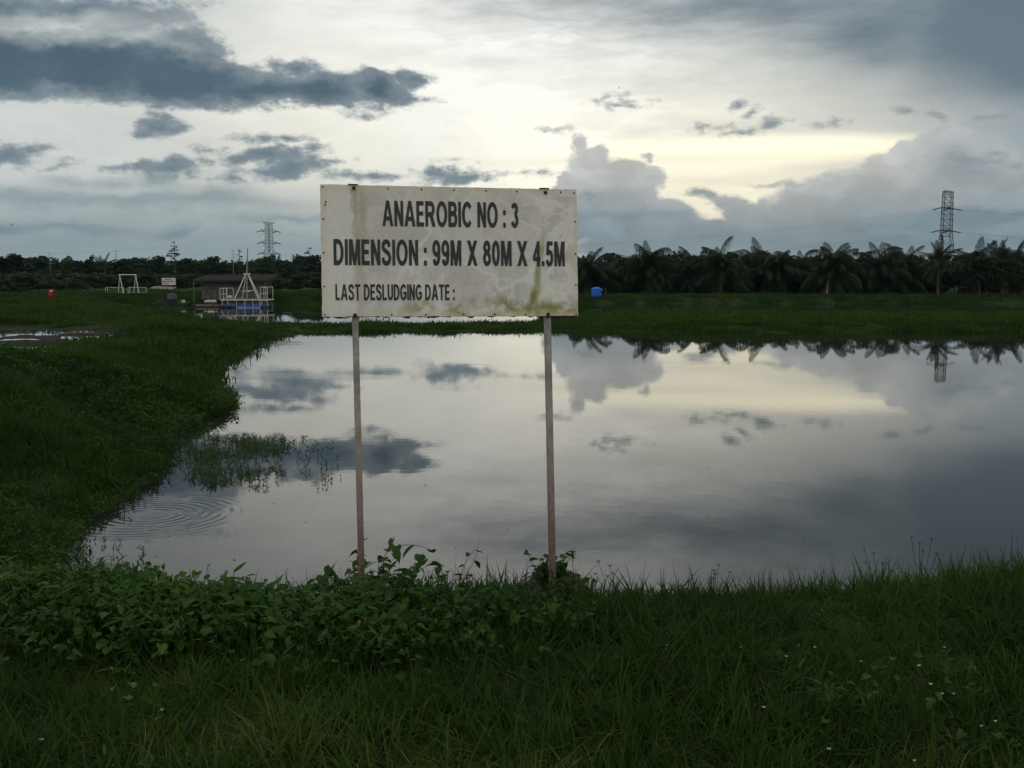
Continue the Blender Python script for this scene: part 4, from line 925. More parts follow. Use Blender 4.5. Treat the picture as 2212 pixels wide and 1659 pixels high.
def palms():
    oil = lambda u, m_, l, h: [('up', u // 2, OIL), ('up2', u - u // 2, OIL), ('mid', m_ // 2, OIL), ('mid2', m_ - m_ // 2, OIL), ('low', l, OIL), ('hang', h, OIL), ('dead', random.randrange(2, 5), OIL)]
    row = [(1275, 126, 2.3, 1.0, 'oil palm nearest the sign edge, behind the blue tank'), (1405, 124, 2.5, 1.05, 'oil palm with arching feather fronds standing right of the blue tank'), (1555, 125, 2.5, 1.05, 'wide oil palm with high drooping fronds third along from the sign'),
           (1690, 127, 2.2, 1.0, 'oil palm with one straight upright frond in the middle of the palm row'), (1785, 123, 2.3, 1.05, 'oil palm with pale trunk base in the palm row'), (1905, 125, 2.4, 1.02, 'oil palm with spreading top just left of the coconut palm'), (2165, 124, 2.2, 1.0, 'oil palm at the far right edge above the dark bush')]
    for px, y, th, s_, lab in row:
        p = at_y(px, 640, y); palm('oil_palm', lab, (p[0], y, hz(p[0], y)), oil(13, 11, 9, 6), th + random.uniform(-.2, .6), .36, s_ * random.uniform(.98, 1.14), 'oil palms behind the far bank')
    for px, y in ((1318, 128), (1462, 130), (1500, 127), (1612, 130), (1652, 127), (1738, 130), (1835, 127), (1862, 131), (1950, 126), (2105, 125), (2205, 126)):
        p = at_y(px, 640, y); palm('oil_palm', 'front row oil palm ' + where(px), (p[0], y, hz(p[0], y)), oil(random.randrange(6, 11), random.randrange(7, 11), 8, 4), random.uniform(1.8, 3.2), .34, random.uniform(.9, 1.14), 'front row oil palms')
    b_ = [(1245, 129), (1340, 131), (1480, 128), (1625, 129), (1735, 128), (1845, 128), (1960, 129), (2110, 127), (2225, 128), (1240, 136), (1335, 138), (1470, 139), (1510, 133), (1620, 136), (1740, 139), (1840, 135), (1870, 141), (1955, 133), (2000, 139), (2085, 142), (2215, 137), (1300, 150), (1440, 152), (1590, 155), (1720, 150), (1950, 152)]
    for px, y in b_:
        p = at_y(px, 640, y); palm('oil_palm', 'second row oil palm ' + where(px), (p[0], y, hz(p[0], y)), oil(6, 8, 6, 2), random.uniform(1.3, 2.5), .36, random.uniform(.85, 1.0), 'second row oil palms')
    p = at_y(2026, 640, 119); palm('coconut_palm', 'coconut palm with star shaped crown in front of the right pylon', (p[0], 119, hz(p[0], 119)), [('up', 5, COC), ('mid', 8, COC), ('low', 7, COC), ('hang', 4, COC)], 4.1, .17, 1.0)
    p = at_y(2165, 640, 117.5); palm('coconut_palm', 'small coconut palm at the right edge rising out of the dark bush', (p[0] , 117.5, hz(p[0], 117.5)), [('up', 4, COC), ('mid', 6, COC), ('low', 4, COC)], 4.6, .16, .9)

LAND = [(0, 'the left edge'), (111, 'the red figure'), (277, 'the white gantry'), (365, 'the far notice board'), (445, 'the left end of the hut'), (536, 'the grey mast'), (583, 'the left pylon'), (690, 'the big sign'),
        (1288, 'the blue tank'), (1405, 'the feathery palm'), (1555, 'the wide oil palm'), (1690, 'the upright frond palm'), (1785, 'the pale bare trunk'), (1905, 'the spreading palm'), (2026, 'the coconut palm'), (2212, 'the right edge')]
def where(px):
    lo = [l for l in LAND if l[0] <= px]; hi = [l for l in LAND if l[0] > px]
    d, n_ = min((abs(l[0] - px), l[1]) for l in LAND)
    if d < 15: return 'in line with ' + n_
    if not lo or not hi: return 'out past ' + n_
    if lo[-1][1] == 'the big sign': return 'just right of the big sign' if px > 1100 else 'hidden by the big sign'
    return ('just right of ' + lo[-1][1]) if px - lo[-1][0] < hi[0][0] - px else ('just left of ' + hi[0][1])
# ------------------------------------------------------------------ broadleaf trees and bushes
palms()
def leaf_cloud(name, blobs, n, s0, s1, m, flat=1.0):
    b = MB(); wts = [x[3] * x[4] * x[5] for x in blobs]
    for _ in range(n):
        cx, cy, cz, rx, ry, rz = random.choices(blobs, wts)[0]
        d = Vector((random.gauss(0, 1), random.gauss(0, 1), random.gauss(0, 1))).normalized() * (random.random() ** .45)
        p = Vector((cx + d.x * rx, cy + d.y * ry, cz + d.z * rz)); s_ = random.uniform(s0, s1)
        E_ = Euler((random.gauss(0, .8), random.gauss(0, .8), random.uniform(0, 6.283))).to_matrix()
        vs = [Vector((-.5, -.1, 0)), Vector((.0, -.42, .1)), Vector((.55, 0, -.05)), Vector((.05, .45, .1))]
        b.add([p + E_ @ (v * s_) for v in vs], [(0, 1, 2, 3)])
    return b.mesh(name, m)
def crown_blobs(w, h, k, base):
    o = []
    for _ in range(k):
        t_ = random.random(); r = w * (.55 - .30 * abs(t_ - .35)); a = random.uniform(0, 6.283); q = r * random.random() ** .5
        o.append((q * math.cos(a), q * math.sin(a), base + (h - base) * (.15 + .75 * t_), w * random.uniform(.14, .26), w * random.uniform(.14, .26), (h - base) * random.uniform(.10, .20)))
    return o
def limb_mesh(h, r, base):
    b = MB(); b.tube([(0, 0, -.3), (.03 * h, 0, h * .4), (.02 * h, .02 * h, h * .8)], [r, r * .7, r * .25], 7)
    for k in range(6):
        a = k * 1.05 + random.random(); z = h * (.35 + .07 * k); l = h * random.uniform(.18, .3)
        b.tube([(.025 * h, 0, z), (l * .6 * math.cos(a), l * .6 * math.sin(a), z + l * .5), (l * math.cos(a), l * math.sin(a), z + l * .8)], [r * .4, r * .25, r * .1], 5)
    return b.mesh('trunk', M['trunk'])
TREES = []
for i in range(6):
    h = 8.0; w = random.uniform(5, 7.5); base = 1.2
    TREES.append((leaf_cloud('crown', crown_blobs(w, h, 16, base), 1500, .35, .8, M['tree' if i % 2 else 'tree2']), limb_mesh(h, .18, base)))
BUSH = [(leaf_cloud('foliage', crown_blobs(5, 3.6, 12, -.2), 1100, .25, .55, M['tree' if i % 2 else 'tree2']), limb_mesh(3, .08, .2)) for i in range(4)]
def tree(name, label, cat, loc, src, sx, sz, group=None):
    root = tag(empty(name, loc, random.uniform(0, 6.283)), label, cat, group); root.scale = (sx, sx, sz)
    inst(src[0].name.split('.')[0], src[0], root); inst('trunk', src[1], root); return root
def layered_tree(loc, h, label, dense=1.0, name='layered_tree'):
    root = tag(empty(name, loc), label, 'tree'); b = MB(); b.tube([(0, 0, -.3), (0, 0, h * .6), (.02 * h, 0, h)], [.16, .10, .03], 6); tiers = []
    for k in range(8):
        z = h * (.50 + .066 * k + random.uniform(-.015, .015)); r = h * (.22 - .020 * k) * random.uniform(.6, 1.15)
        for j in range(random.choice((2, 3, 4))):
            a = random.uniform(0, 6.283); r2 = r * random.uniform(.5, 1.2); e = Vector((r2 * math.cos(a), r2 * math.sin(a), z + h * random.uniform(.0, .05))); b.tube([(0, 0, z), e * .5 + Vector((0, 0, z * .5)), e], [.05, .035, .015], 4); tiers.append((e.x * .7, e.y * .7, z + (e.z - z) * .7 + .05, r * .42, r * .42, random.uniform(.08, .25)))
    b.build('trunk', M['trunk'], root)
    inst('crown', leaf_cloud('crown', tiers, int(620 * dense), .14, .34, M['tree']), root); return root
def dead_tree(loc, h, label):
    root = tag(empty('bare_tree', loc), label, 'tree'); b = MB(); b.tube([(0, 0, -.3), (0, 0, h)], [.12, .03], 5)
    for k in range(4):
        z = h * (.66 + .09 * k); r = h * (.13 - .02 * k)
        for j in range(4): a = j * 1.57 + k * .6; b.tube([(0, 0, z), (r * math.cos(a), r * math.sin(a), z + r * .12)], [.045, .02], 4)
    b.build('trunk', M['paletrunk'], root)
def left_trees():
    # (x pixel, distance, y pixel of the top)
    row = [(-30, 205, 548), (25, 200, 553), (70, 215, 558), (110, 235, 556), (140, 225, 562), (175, 212, 566), (205, 240, 566), (262, 230, 558), (300, 245, 556), (330, 240, 560), (352, 260, 562), (395, 250, 560), (430, 262, 560), (460, 255, 560), (500, 258, 563),
           (545, 262, 560), (575, 245, 556), (620, 250, 561), (650, 245, 552), (680, 240, 553), (712, 235, 556), (760, 240, 560)]
    for i, (px, y, top) in enumerate(row):
        top += random.uniform(-13, 4)
        p = at_y(px, top, y); g = hz(p[0], y); h = p[2] - g; sx = random.uniform(.9, 1.3)
        tree('tree', 'hazy broadleaf tree ' + where(px), 'tree', (p[0], y, g), TREES[i % 6], sx, h / 8.3, 'far treeline trees')
    for i in range(34):
        px = -60 + 24 * i + random.uniform(-8, 8); y = random.uniform(265, 330); top = random.uniform(560, 570); p = at_y(px, top, y); g = hz(p[0], y)
        tree('tree', 'deep treeline tree ' + where(px), 'tree', (p[0], y, g), TREES[i % 6], 1.3, (p[2] - g) / 8.3, 'deep treeline trees')
    for px, y, top in ((230, 210, 550), (262, 240, 560), (318, 240, 552), (595, 240, 556), (645, 230, 552), (20, 230, 553), (450, 255, 557), (672, 240, 560)):
        p = at_y(px, top, y); g = hz(p[0], y); h = p[2] - g
        palm('coconut_palm', 'hazy coconut palm ' + where(px), (p[0], y, g), [('up', 4, COC), ('mid', 6, COC), ('low', 4, COC)], max(2, (h - 2.2)), .15, 1.0, 'far treeline palms')
    for px, y, top, lab, dn in ((376, 230, 522, 'tall tree with tiered flat branches above the far treeline', 1.0), (198, 215, 552, 'small dark tiered tree left of the treeline palms', 1.6), (516, 250, 538, 'tiered tree with sparse dark top left of the grey mast', .5), (668, 240, 536, 'tall sparse tree beside the left edge of the big sign', .8)):
        p = at_y(px, top, y); g = hz(p[0], y); layered_tree((p[0], y, g), p[2] - g, lab, dn)
    for px, y, top, lab in ((250, 235, 537, 'bare pale tree with level branches above the treeline'), (503, 252, 538, 'bare spindly tree left of the grey mast'), (107, 220, 545, 'bare twig tree above the treeline over the red figure')):
        p = at_y(px, top, y); g = hz(p[0], y); dead_tree((p[0], y, g), p[2] - g, lab)
    for i in range(34):
        px = -30 + 23 * i + random.uniform(-8, 8); y = random.uniform(150, 185); p = at_y(px, random.uniform(586, 600), y); g = hz(p[0], y)
        tree('bush', 'dark treeline bush ' + where(px), 'bush', (p[0], y, g), BUSH[i % 4], random.uniform(.9, 1.4), max(.5, (p[2] - g) / 3.4), 'treeline bushes')
    for px, y, top, lab, sx in ((25, 118, 586, 'big dark bush at the left edge beyond the mud track', 1.2), (150, 128, 603, 'rounded green bush just right of the red figure', 1.0), (85, 140, 600, 'low green bush behind the red figure', 1.0)):
        p = at_y(px, top, y); g = hz(p[0], y); tree('bush', lab, 'bush', (p[0], y, g), BUSH[0 if px < 100 else 2], sx, (p[2] - g) / 3.4)
    # under the palms on the right
    for i in range(42):
        px = 1215 + 25 * i + random.uniform(-9, 9); y = random.uniform(127, 150); p = at_y(px, random.uniform(546, 586), y); g = hz(p[0], y)
        tree('bush', 'dark bush under palms ' + where(px), 'bush', (p[0], y, g), BUSH[1 if i % 3 else 3], random.uniform(.9, 1.3), (p[2] - g) / 3.4, 'bushes under the palms')
    for px, y, top, lab, sx in ((1600, 140, 545, 'round dark tree behind the wide oil palm', .75), (1450, 145, 556, 'round dark tree between two oil palms', .7), (2120, 116, 555, 'dense dark rounded tree at the right edge beside the coconut palm', .62), (2180, 117, 560, 'dense dark tree at the extreme right edge', .6),
                                (2075, 160, 572, 'low hazy tree under the mountain gap', .8), (1985, 150, 570, 'dark tree left of the coconut palm', .7)):
        p = at_y(px, top, y); g = hz(p[0], y); tree('tree', lab, 'tree', (p[0], y, g), TREES[1 + 2 * (px % 3)], sx, (p[2] - g) / 8.3)
    for i in range(22):
        px = 1200 + 48 * i + random.uniform(-9, 9); y = random.uniform(160, 200); p = at_y(px, random.uniform(540, 566), y); g = hz(p[0], y)
        tree('tree', 'tree behind palms ' + where(px), 'tree', (p[0], y, g), TREES[i % 6], 1.0, (p[2] - g) / 8.3, 'deep trees behind the palms')
left_trees()
def far_wood():
    b = MB(); blobs = []
    for _ in range(240):
        x = random.uniform(-330, 330); y = random.uniform(350, 420); blobs.append((x, y, 4.5, 9, 6, 3.8))
    tag(inst('far_wood', leaf_cloud('far_wood', blobs, 12000, 1.2, 2.6, M['tree'])), 'far off band of forest closing the plain behind the trees', 'forest', kind='stuff')
far_wood()

# ------------------------------------------------------------------ mountains
def mountains():
    b = MB(); n = 160; yb = 4600; vs = []; rows = 7
    for i in range(n + 1):
        px = 1150 + 1500 * i / n
        f = .80 * math.exp(-((px - 2118) / 42) ** 2) + .95 * math.exp(-((px - 2190) / 60) ** 2) + .62 * math.exp(-((px - 1965) / 90) ** 2) + .3 * math.exp(-((px - 1850) / 90) ** 2) + .42 * math.exp(-((px - 1560) / 260) ** 2) + .35 * math.exp(-((px - 2500) / 200) ** 2)
        top = f * 118 + 14 * float(fbm(np.array([px / 60.]), np.array([0.]), 61, 4)[0])
        for j in range(rows):
            t_ = j / (rows - 1); y = yb + 900 * (t_ - .5); hz_ = top * math.sin(math.pi * min(1, t_ * 1.0)) if j not in (0, rows - 1) else 0
            vs.append(((px - CX) / F * y, y, hz_ + (random.uniform(-3, 3) if 0 < j < rows - 1 else -2)))
    fs = [(i * rows + j, (i + 1) * rows + j, (i + 1) * rows + j + 1, i * rows + j + 1) for i in range(n) for j in range(rows - 1)]
    b.add(vs, fs); tag(b.build('mountain_range', M['hill'], None, True), kind='structure')
mountains()

# ------------------------------------------------------------------ pylons and lines
P_L = at_y(583, 600, 440); P_R = at_y(2040, 600, 267)
LDIR = Vector((P_R[0] - P_L[0], P_R[1] - P_L[1], 0)).normalized(); ADIR = Vector((-LDIR.y, LDIR.x, 0))
def pylon(base, htop, label, arms, arm_l, w0, w1):
    root = tag(empty('pylon', base, math.atan2(ADIR.y, ADIR.x)), label, 'pylon')     # local x along the cross arms, y along the line
    wid = lambda z: (w0 + (w1 - w0) * min(1, z / (htop * .58)) if z < htop * .58 else w1 * (1 - .12 * (z - htop * .58) / (htop * .42)))
    lv = [htop * q for q in (0, .2, .38, .52, .58)]
    z = htop * .58; st = (htop - z) / 7
    lv += [z + st * k for k in range(1, 8)]
    for sx, sy in ((-1, -1), (1, -1), (1, 1), (-1, 1)):
        b = MB(); b.tube([(sx * wid(q) / 2, sy * wid(q) / 2, q) for q in lv], .09, 4); b.build('leg', M['steel'], root)
    b = MB()
    for k in range(len(lv) - 1):
        a, c = lv[k], lv[k + 1]; wa, wc = wid(a) / 2, wid(c) / 2
        for (ax, ay), (bx, by) in (((-1, -1), (1, -1)), ((1, -1), (1, 1)), ((1, 1), (-1, 1)), ((-1, 1), (-1, -1))):
            b.bar((ax * wa, ay * wa, a), (bx * wc, by * wc, c), .05, 3); b.bar((bx * wa, by * wa, a), (ax * wc, ay * wc, c), .05, 3); b.bar((ax * wc, ay * wc, c), (bx * wc, by * wc, c), .05, 3)
    b.build('bracing', M['steel'], root)
    tips = []
    for z in arms + [htop]:
        w = wid(z) / 2; L = arm_l if z != htop else arm_l * .72
        for s_ in (-1, 1):
            b = MB(); tip = Vector((s_ * L, 0, z + (0 if z != htop else .15)))
            dz = -1.0 if z == htop else 1.3
            for sy in (-1, 1): b.bar((s_ * w, sy * w, z), tip, .065, 3); b.bar((s_ * w, sy * w, min(htop, z + dz)), tip, .05, 3)
            for q in (.35, .68):
                b.bar((s_ * (w + (L - w) * q), w * (1 - q), z), (s_ * (w + (L - w) * q), -w * (1 - q), z), .035, 3); b.bar((s_ * (w + (L - w) * q), 0, z), (s_ * (w + (L - w) * q), 0, z + dz * (1 - q) * .9), .035, 3)
            b.build('cross_arm', M['steel'], root)
            if z != htop:
                for sy in (-1, 1):
                    b = MB(); e = tip + Vector((0, sy * 2.6, -.55)); b.tube([tip, e], .10, 5)
                    for q in range(7): c_ = tip.lerp(e, .1 + .12 * q); d_ = (e - tip).normalized() * .05; b.tube([c_ - d_, c_ + d_], .19, 7)
                    b.build('insulator', M['darksteel'], root)
                b = MB(); b.tube([(s_ * L, -2.6, z - .55), (s_ * L, -1.2, z - 1.7), (s_ * L, 1.2, z - 1.7), (s_ * L, 2.6, z - .55)], .03, 4); b.build('jumper', M['wire'], root)
                tips.append((s_ * L, z))
    return tips
gL, gR = hz(P_L[0], 440), hz(P_R[0], 267)
hR = at_y(2040, 414, 267)[2] - gR; hL = at_y(583, 481, 440)[2] - gL
zr = [at_y(2040, q, 267)[2] - gR for q in (543, 497.5, 449)]; zl = [at_y(583, q, 440)[2] - gL for q in (547, 524, 499)]
tR = pylon((P_R[0], 267, gR), hR, 'steel lattice pylon rising behind the palms at the right', zr, 3.3, 4.6, 2.3)
tL = pylon((P_L[0], 440, gL), hL, 'steel lattice pylon with wide arms far behind the grey mast', zl, 4.2, 4.2, 2.3)
def wire(a, b_, sag, label, name='power_line', r=.014, group='overhead power lines', m='wire', n=28):
    b = MB(); a = Vector(a); b_ = Vector(b_); b.tube([a.lerp(b_, i / n) - Vector((0, 0, sag * 4 * (i / n) * (1 - i / n))) for i in range(n + 1)], r, 3, False); tag(b.build(name, M[m]), label, 'cable', group)
def lines():
    lev = ['lowest', 'middle', 'top']; side = {-1: 'far side', 1: 'near side'}
    for (xr, z_r), (xl, z_l) in zip(tR, tL):
        s_ = 1 if xr > 0 else -1; k = lev[zr.index(z_r)]
        pr = Vector((P_R[0], 267, gR)) + ADIR * xr - LDIR * 2.6 + Vector((0, 0, z_r - .55)); pl = Vector((P_L[0], 440, gL)) + ADIR * xl + LDIR * 2.6 + Vector((0, 0, z_l - .55))
        wire(pl, pr, 7.5, '%s conductor of the %s strung between the two pylons' % (k, side[s_]))
        p0 = Vector((P_R[0], 267, gR)) + ADIR * xr + LDIR * 2.6 + Vector((0, 0, z_r - .55)); e = Vector((P_R[0] + 190, 267 - 40 + xr, gR + z_r + .5)); wire(p0, e, 5.5, '%s conductor of the %s running off to the right' % (k, side[s_]))
        p0 = Vector((P_L[0], 440, gL)) + ADIR * xl - LDIR * 2.6 + Vector((0, 0, z_l - .55)); e = p0 - LDIR * 300 + Vector((0, 0, 1)); wire(p0, e, 7, '%s conductor of the %s running off to the left' % (k, side[s_]), r=.018)
    a = at_y(-120, 597, 112); c = at_y(760, 586, 112); wire(a, c, .25, 'thin pale cable slung low across the far ponds', 'low_cable', .014, None, 'steel')
lines()

# ------------------------------------------------------------------ far structures on the left
def put(b, name, m, root, smooth=False): return b.build(name, M[m], root, smooth)
def hut():
    y = 106; p = at_y(508, 655, y); g = .55; s_ = y / F; x0 = at_y(436, 655, y)[0]; x1 = at_y(568, 655, y)[0]; zr_ = at_y(500, 606, y)[2]; zt = at_y(500, 599, y)[2]
    root = tag(empty('hut', ((x0 + x1) / 2, y, g)), 'low grey boarded hut with flat rusted roof beside the far pond', 'hut'); w = x1 - x0; h = zr_ - g; d = 4.0
    n = 30
    for i in range(n):                                   # upright boards of the front
        x = -w / 2 + w * (i + .5) / n; q = MB(); q.box((x, random.uniform(-.012, .012), h / 2), (w / n - .018, .03, h)); u = i / n
        put(q, 'board', 'bluedoor' if .16 < u < .34 and random.random() < .5 else ('ochre' if .86 < u < .93 else 'board_wall'), root)
    q = MB(); q.box((0, d / 2 + .05, h / 2), (w - .06, d, h - .04)); put(q, 'wall', 'darkwood', root)
    q = MB(); q.box((-w * .17, -.035, h * .43), (.9, .03, h * .84)); o = put(q, 'door', 'bluedoor', root)
    q = MB(); q.box((-w * .17 + .36, -.07, h * .42), (.03, .04, .14)); put(q, 'handle', 'darkwood', o)
    q = MB(); rw = at_y(584, 600, y)[0] - at_y(421, 600, y)[0]; rx = (at_y(584, 600, y)[0] + at_y(421, 600, y)[0]) / 2 - (x0 + x1) / 2
    nn = 44; vs = []
    for i in range(nn + 1):
        for yy, zz in ((-1.1, zr_ - g + .06), (d + .6, zt - g + .25)): vs.append((rx - rw / 2 + rw * i / nn, yy, zz + (.035 if i % 2 else 0)))
    vs2 = [(a, b_, c - .05) for a, b_, c in vs]; k = len(vs)
    q.add(vs + vs2, [(2 * i, 2 * i + 2, 2 * i + 3, 2 * i + 1) for i in range(nn)] + [(k + 2 * i, k + 2 * i + 1, k + 2 * i + 3, k + 2 * i + 2) for i in range(nn)] + [(2 * i, k + 2 * i, k + 2 * i + 2, 2 * i + 2) for i in range(nn)])
    rf = put(q, 'roof', 'rust_roof', root)
    q = MB(); q.box((rx, -1.12, zr_ - g - .02), (rw, .05, .16)); put(q, 'fascia', 'darkwood', rf)
    for xx in (rx - rw / 2 + .15, rx + rw / 2 - .3): q = MB(); q.bar((xx, -1.0, -.3), (xx, -1.0, zr_ - g), .045, 6); put(q, 'post', 'plank', root)
    q = MB(); q.tube([(-.3, -.06, h - .1), (.0, -.08, h - .42), (.5, -.08, h - .5), (1.0, -.06, h - .1)], .02, 4); put(q, 'hanging_cable', 'darkwood', root)
hut()
def pontoon():
    y = 98.0; xm = at_y(536, 655, y)[0]; sc = y / F; X = lambda px: (px - 536) * sc; Z = lambda py: at_y(536, py, y)[2]
    root = tag(empty('pontoon', (xm, y, 0)), 'floating white framed pontoon on blue drums with a tall grey mast', 'pontoon')
    def drum(x0, x1, yy, m):
        b = MB(); n = 12; pr = [(.20, 0), (.26, .03), (.26, .30), (.275, .33), (.26, .36), (.26, .62), (.275, .65), (.26, .68), (.26, .95), (.20, .98)]; L = x1 - x0
        vs = [(x0 + z * L / .98, yy + r * math.cos(2 * math.pi * j / n), .16 + r * math.sin(2 * math.pi * j / n)) for r, z in pr for j in range(n)]
        b.add(vs, [(i * n + j, i * n + (j + 1) % n, (i + 1) * n + (j + 1) % n, (i + 1) * n + j) for i in range(len(pr) - 1) for j in range(n)] + [tuple(range(n - 1, -1, -1)), tuple((len(pr) - 1) * n + j for j in range(n))]); put(b, 'drum', m, root, True)
    for yy in (-.9, .9):
        for a, c in ((518, 537), (538, 547), (548, 567)): drum(X(a), X(c), yy, 'blue')
    for yy in (-1.0, 1.0): drum(X(489), X(500), yy, 'darkblue'); drum(X(503), X(516), yy, 'darkblue'); drum(X(572), X(584), yy, 'darkblue')
    zd = Z(647.5)
    b = MB()
    for yy in (-1.15, 1.15): b.box((X(535), yy, zd), (X(586) - X(484), .10, .09))
    for px in (485, 500, 517, 535, 553, 569, 585): b.box((X(px), 0, zd - .002), (.08, 2.2, .08))
    put(b, 'deck_frame', 'white', root)
    b = MB()
    for px in (518, 536, 553, 568): b.bar((X(px), -1.2, zd), (X(px), -1.2, .04), .03, 4)
    b.bar((X(517), -1.2, .05), (X(569), -1.2, .05), .03, 4)
    for px in (494, 578): b.bar((X(px - 4), -1.2, zd), (X(px - 8), -1.2, .2), .03, 4); b.bar((X(px + 4), -1.2, zd), (X(px + 8), -1.2, .2), .03, 4)
    put(b, 'drum_cage', 'white', root)
    for k in range(9): b = MB(); b.box((X(490 + 11.2 * k), 0, zd + .075), (.42, 2.1, .03)); put(b, 'deck_plank', 'plank', root)
    za = Z(592)
    for px, yy in ((512, -.9), (518, .9), (558, .9), (564, -.9)):
        b = MB(); b.bar((X(px), yy, zd + .05), (X(533 if px < 535 else 537.5), yy * .12, za), .05, 6); put(b, 'leg', 'white', root)
    b = MB(); b.box((X(535), 0, za + .02), (.62, .30, .10)); put(b, 'head_plate', 'white', root)
    b = MB(); b.tube([(X(534.0), 0, .1), (X(534.6), 0, za), (X(538), 0, Z(536))], [.10, .085, .035], 8); put(b, 'mast', 'mast', root)
    b = MB(); b.bar((X(526), -.5, Z(629)), (X(553), -.5, Z(627)), .035, 5); put(b, 'cross_bar', 'white', root)
    b = MB(); b.box((X(541), -.5, Z(629)), (.20, .14, .12)); put(b, 'winch', 'white_dirty', root)
    for a, c, top in ((483, 498, 622.5), (569, 584, 620)):
        b = MB()
        for px in (a, (a + c) / 2, c):
            for yy in (-1.1,): b.bar((X(px), yy, zd), (X(px), yy, Z(top)), .028, 5)
        for px in (a, c): b.bar((X(px), 1.1, zd), (X(px), 1.1, Z(top)), .028, 5); b.bar((X(px), -1.1, Z(top)), (X(px), 1.1, Z(top)), .028, 5)
        for q in (top, (top + 647) / 2): b.bar((X(a), -1.1, Z(q)), (X(c), -1.1, Z(q)), .028, 5)
        put(b, 'guard_rail', 'white', root)
    b = MB(); b.lathe([(.05, 0), (.2, .05), (.24, .2), (.16, .3), (.05, .33)], n=9); o = b.build('sack', M['white_dirty'], None, True); o.location = (xm + X(500), y - .4, zd + .09); tag(o, 'white sack lying on the left end of the pontoon', 'sack')
    # flat dark landing raft moored beside it
    y2 = 99.5; x0, x1 = at_y(418, 657, y2)[0], at_y(484, 657, y2)[0]
    r2 = tag(empty('landing_raft', ((x0 + x1) / 2, y2, 0)), 'dark low landing raft moored left of the pontoon', 'raft')
    b = MB(); b.box((0, 0, .10), (x1 - x0, 1.6, .22)); put(b, 'hull', 'darkwood', r2)
    b = MB(); b.box((.1, -.83, .16), (x1 - x0 - .7, .05, .15)); put(b, 'side_plank', 'plank', r2)
    for k in range(10): b = MB(); b.box(((x1 - x0) * (k - 4.5) / 10.2, 0, .235), ((x1 - x0) / 10.6, 1.7, .04)); put(b, 'deck_plank', 'darkwood', r2)
    sk = MB(); sk.lathe([(.04, 0), (.22, .04), (.27, .17), (.2, .27), (.06, .31)], n=9); sm = sk.mesh('sack', M['white_dirty'], True)
    for i, px in enumerate((446, 451.5, 457, 462)):
        x = at_y(px, 650, 102)[0]; o = inst('sack', sm); o.location = (x, 102, max(hz(x, 102), .3) + .0); o.rotation_euler.z = i; o.scale = (.9 + .15 * (i % 2),) * 3
        tag(o, ('leftmost', 'second', 'third', 'rightmost')[i] + ' white sack in the row on the bank in front of the hut', 'sack', 'white sacks before the hut')
pontoon()
def gantry():
    y = 112; xm = at_y(277, 636, y)[0]; sc = y / F; X = lambda px: (px - 277) * sc; g = at_y(277, 635.5, y)[2]; Z = lambda py: at_y(277, py, y)[2] - g
    root = tag(empty('gantry', (xm, y, g)), 'white tubular swing shaped gantry with side rails beyond the left bank', 'gantry')
    b = MB(); b.tube([(X(258), 0, Z(593.5)), (X(296), 0, Z(593.5))], .055, 6); put(b, 'beam', 'white', root)
    for ax, f0, f1 in ((260, 251, 272), (294.5, 284, 305)):
        for fx, yy in ((f0, .6), (f1, -.6)): b = MB(); b.bar((X(ax), 0, Z(594)), (X(fx), yy, -.1), .045, 6); put(b, 'leg', 'white', root)
    for a, c, top in ((234, 273, 621), (282, 321, 621)):
        b = MB()
        for px in (a, a + 4, c): b.bar((X(px), -.7, -.1), (X(px), -.7, Z(top)), .024, 5)
        b.bar((X(a), -.7, Z(top)), (X(c), -.7, Z(top)), .024, 5); b.bar((X(a), -.7, Z(631)), (X(c), -.7, Z(631)), .022, 5); put(b, 'side_rail', 'white', root)
    b = MB(); b.box((X(285), -.2, .0), (X(350) - X(206), 1.6, .07)); put(b, 'slab', 'plank', root)
gantry()
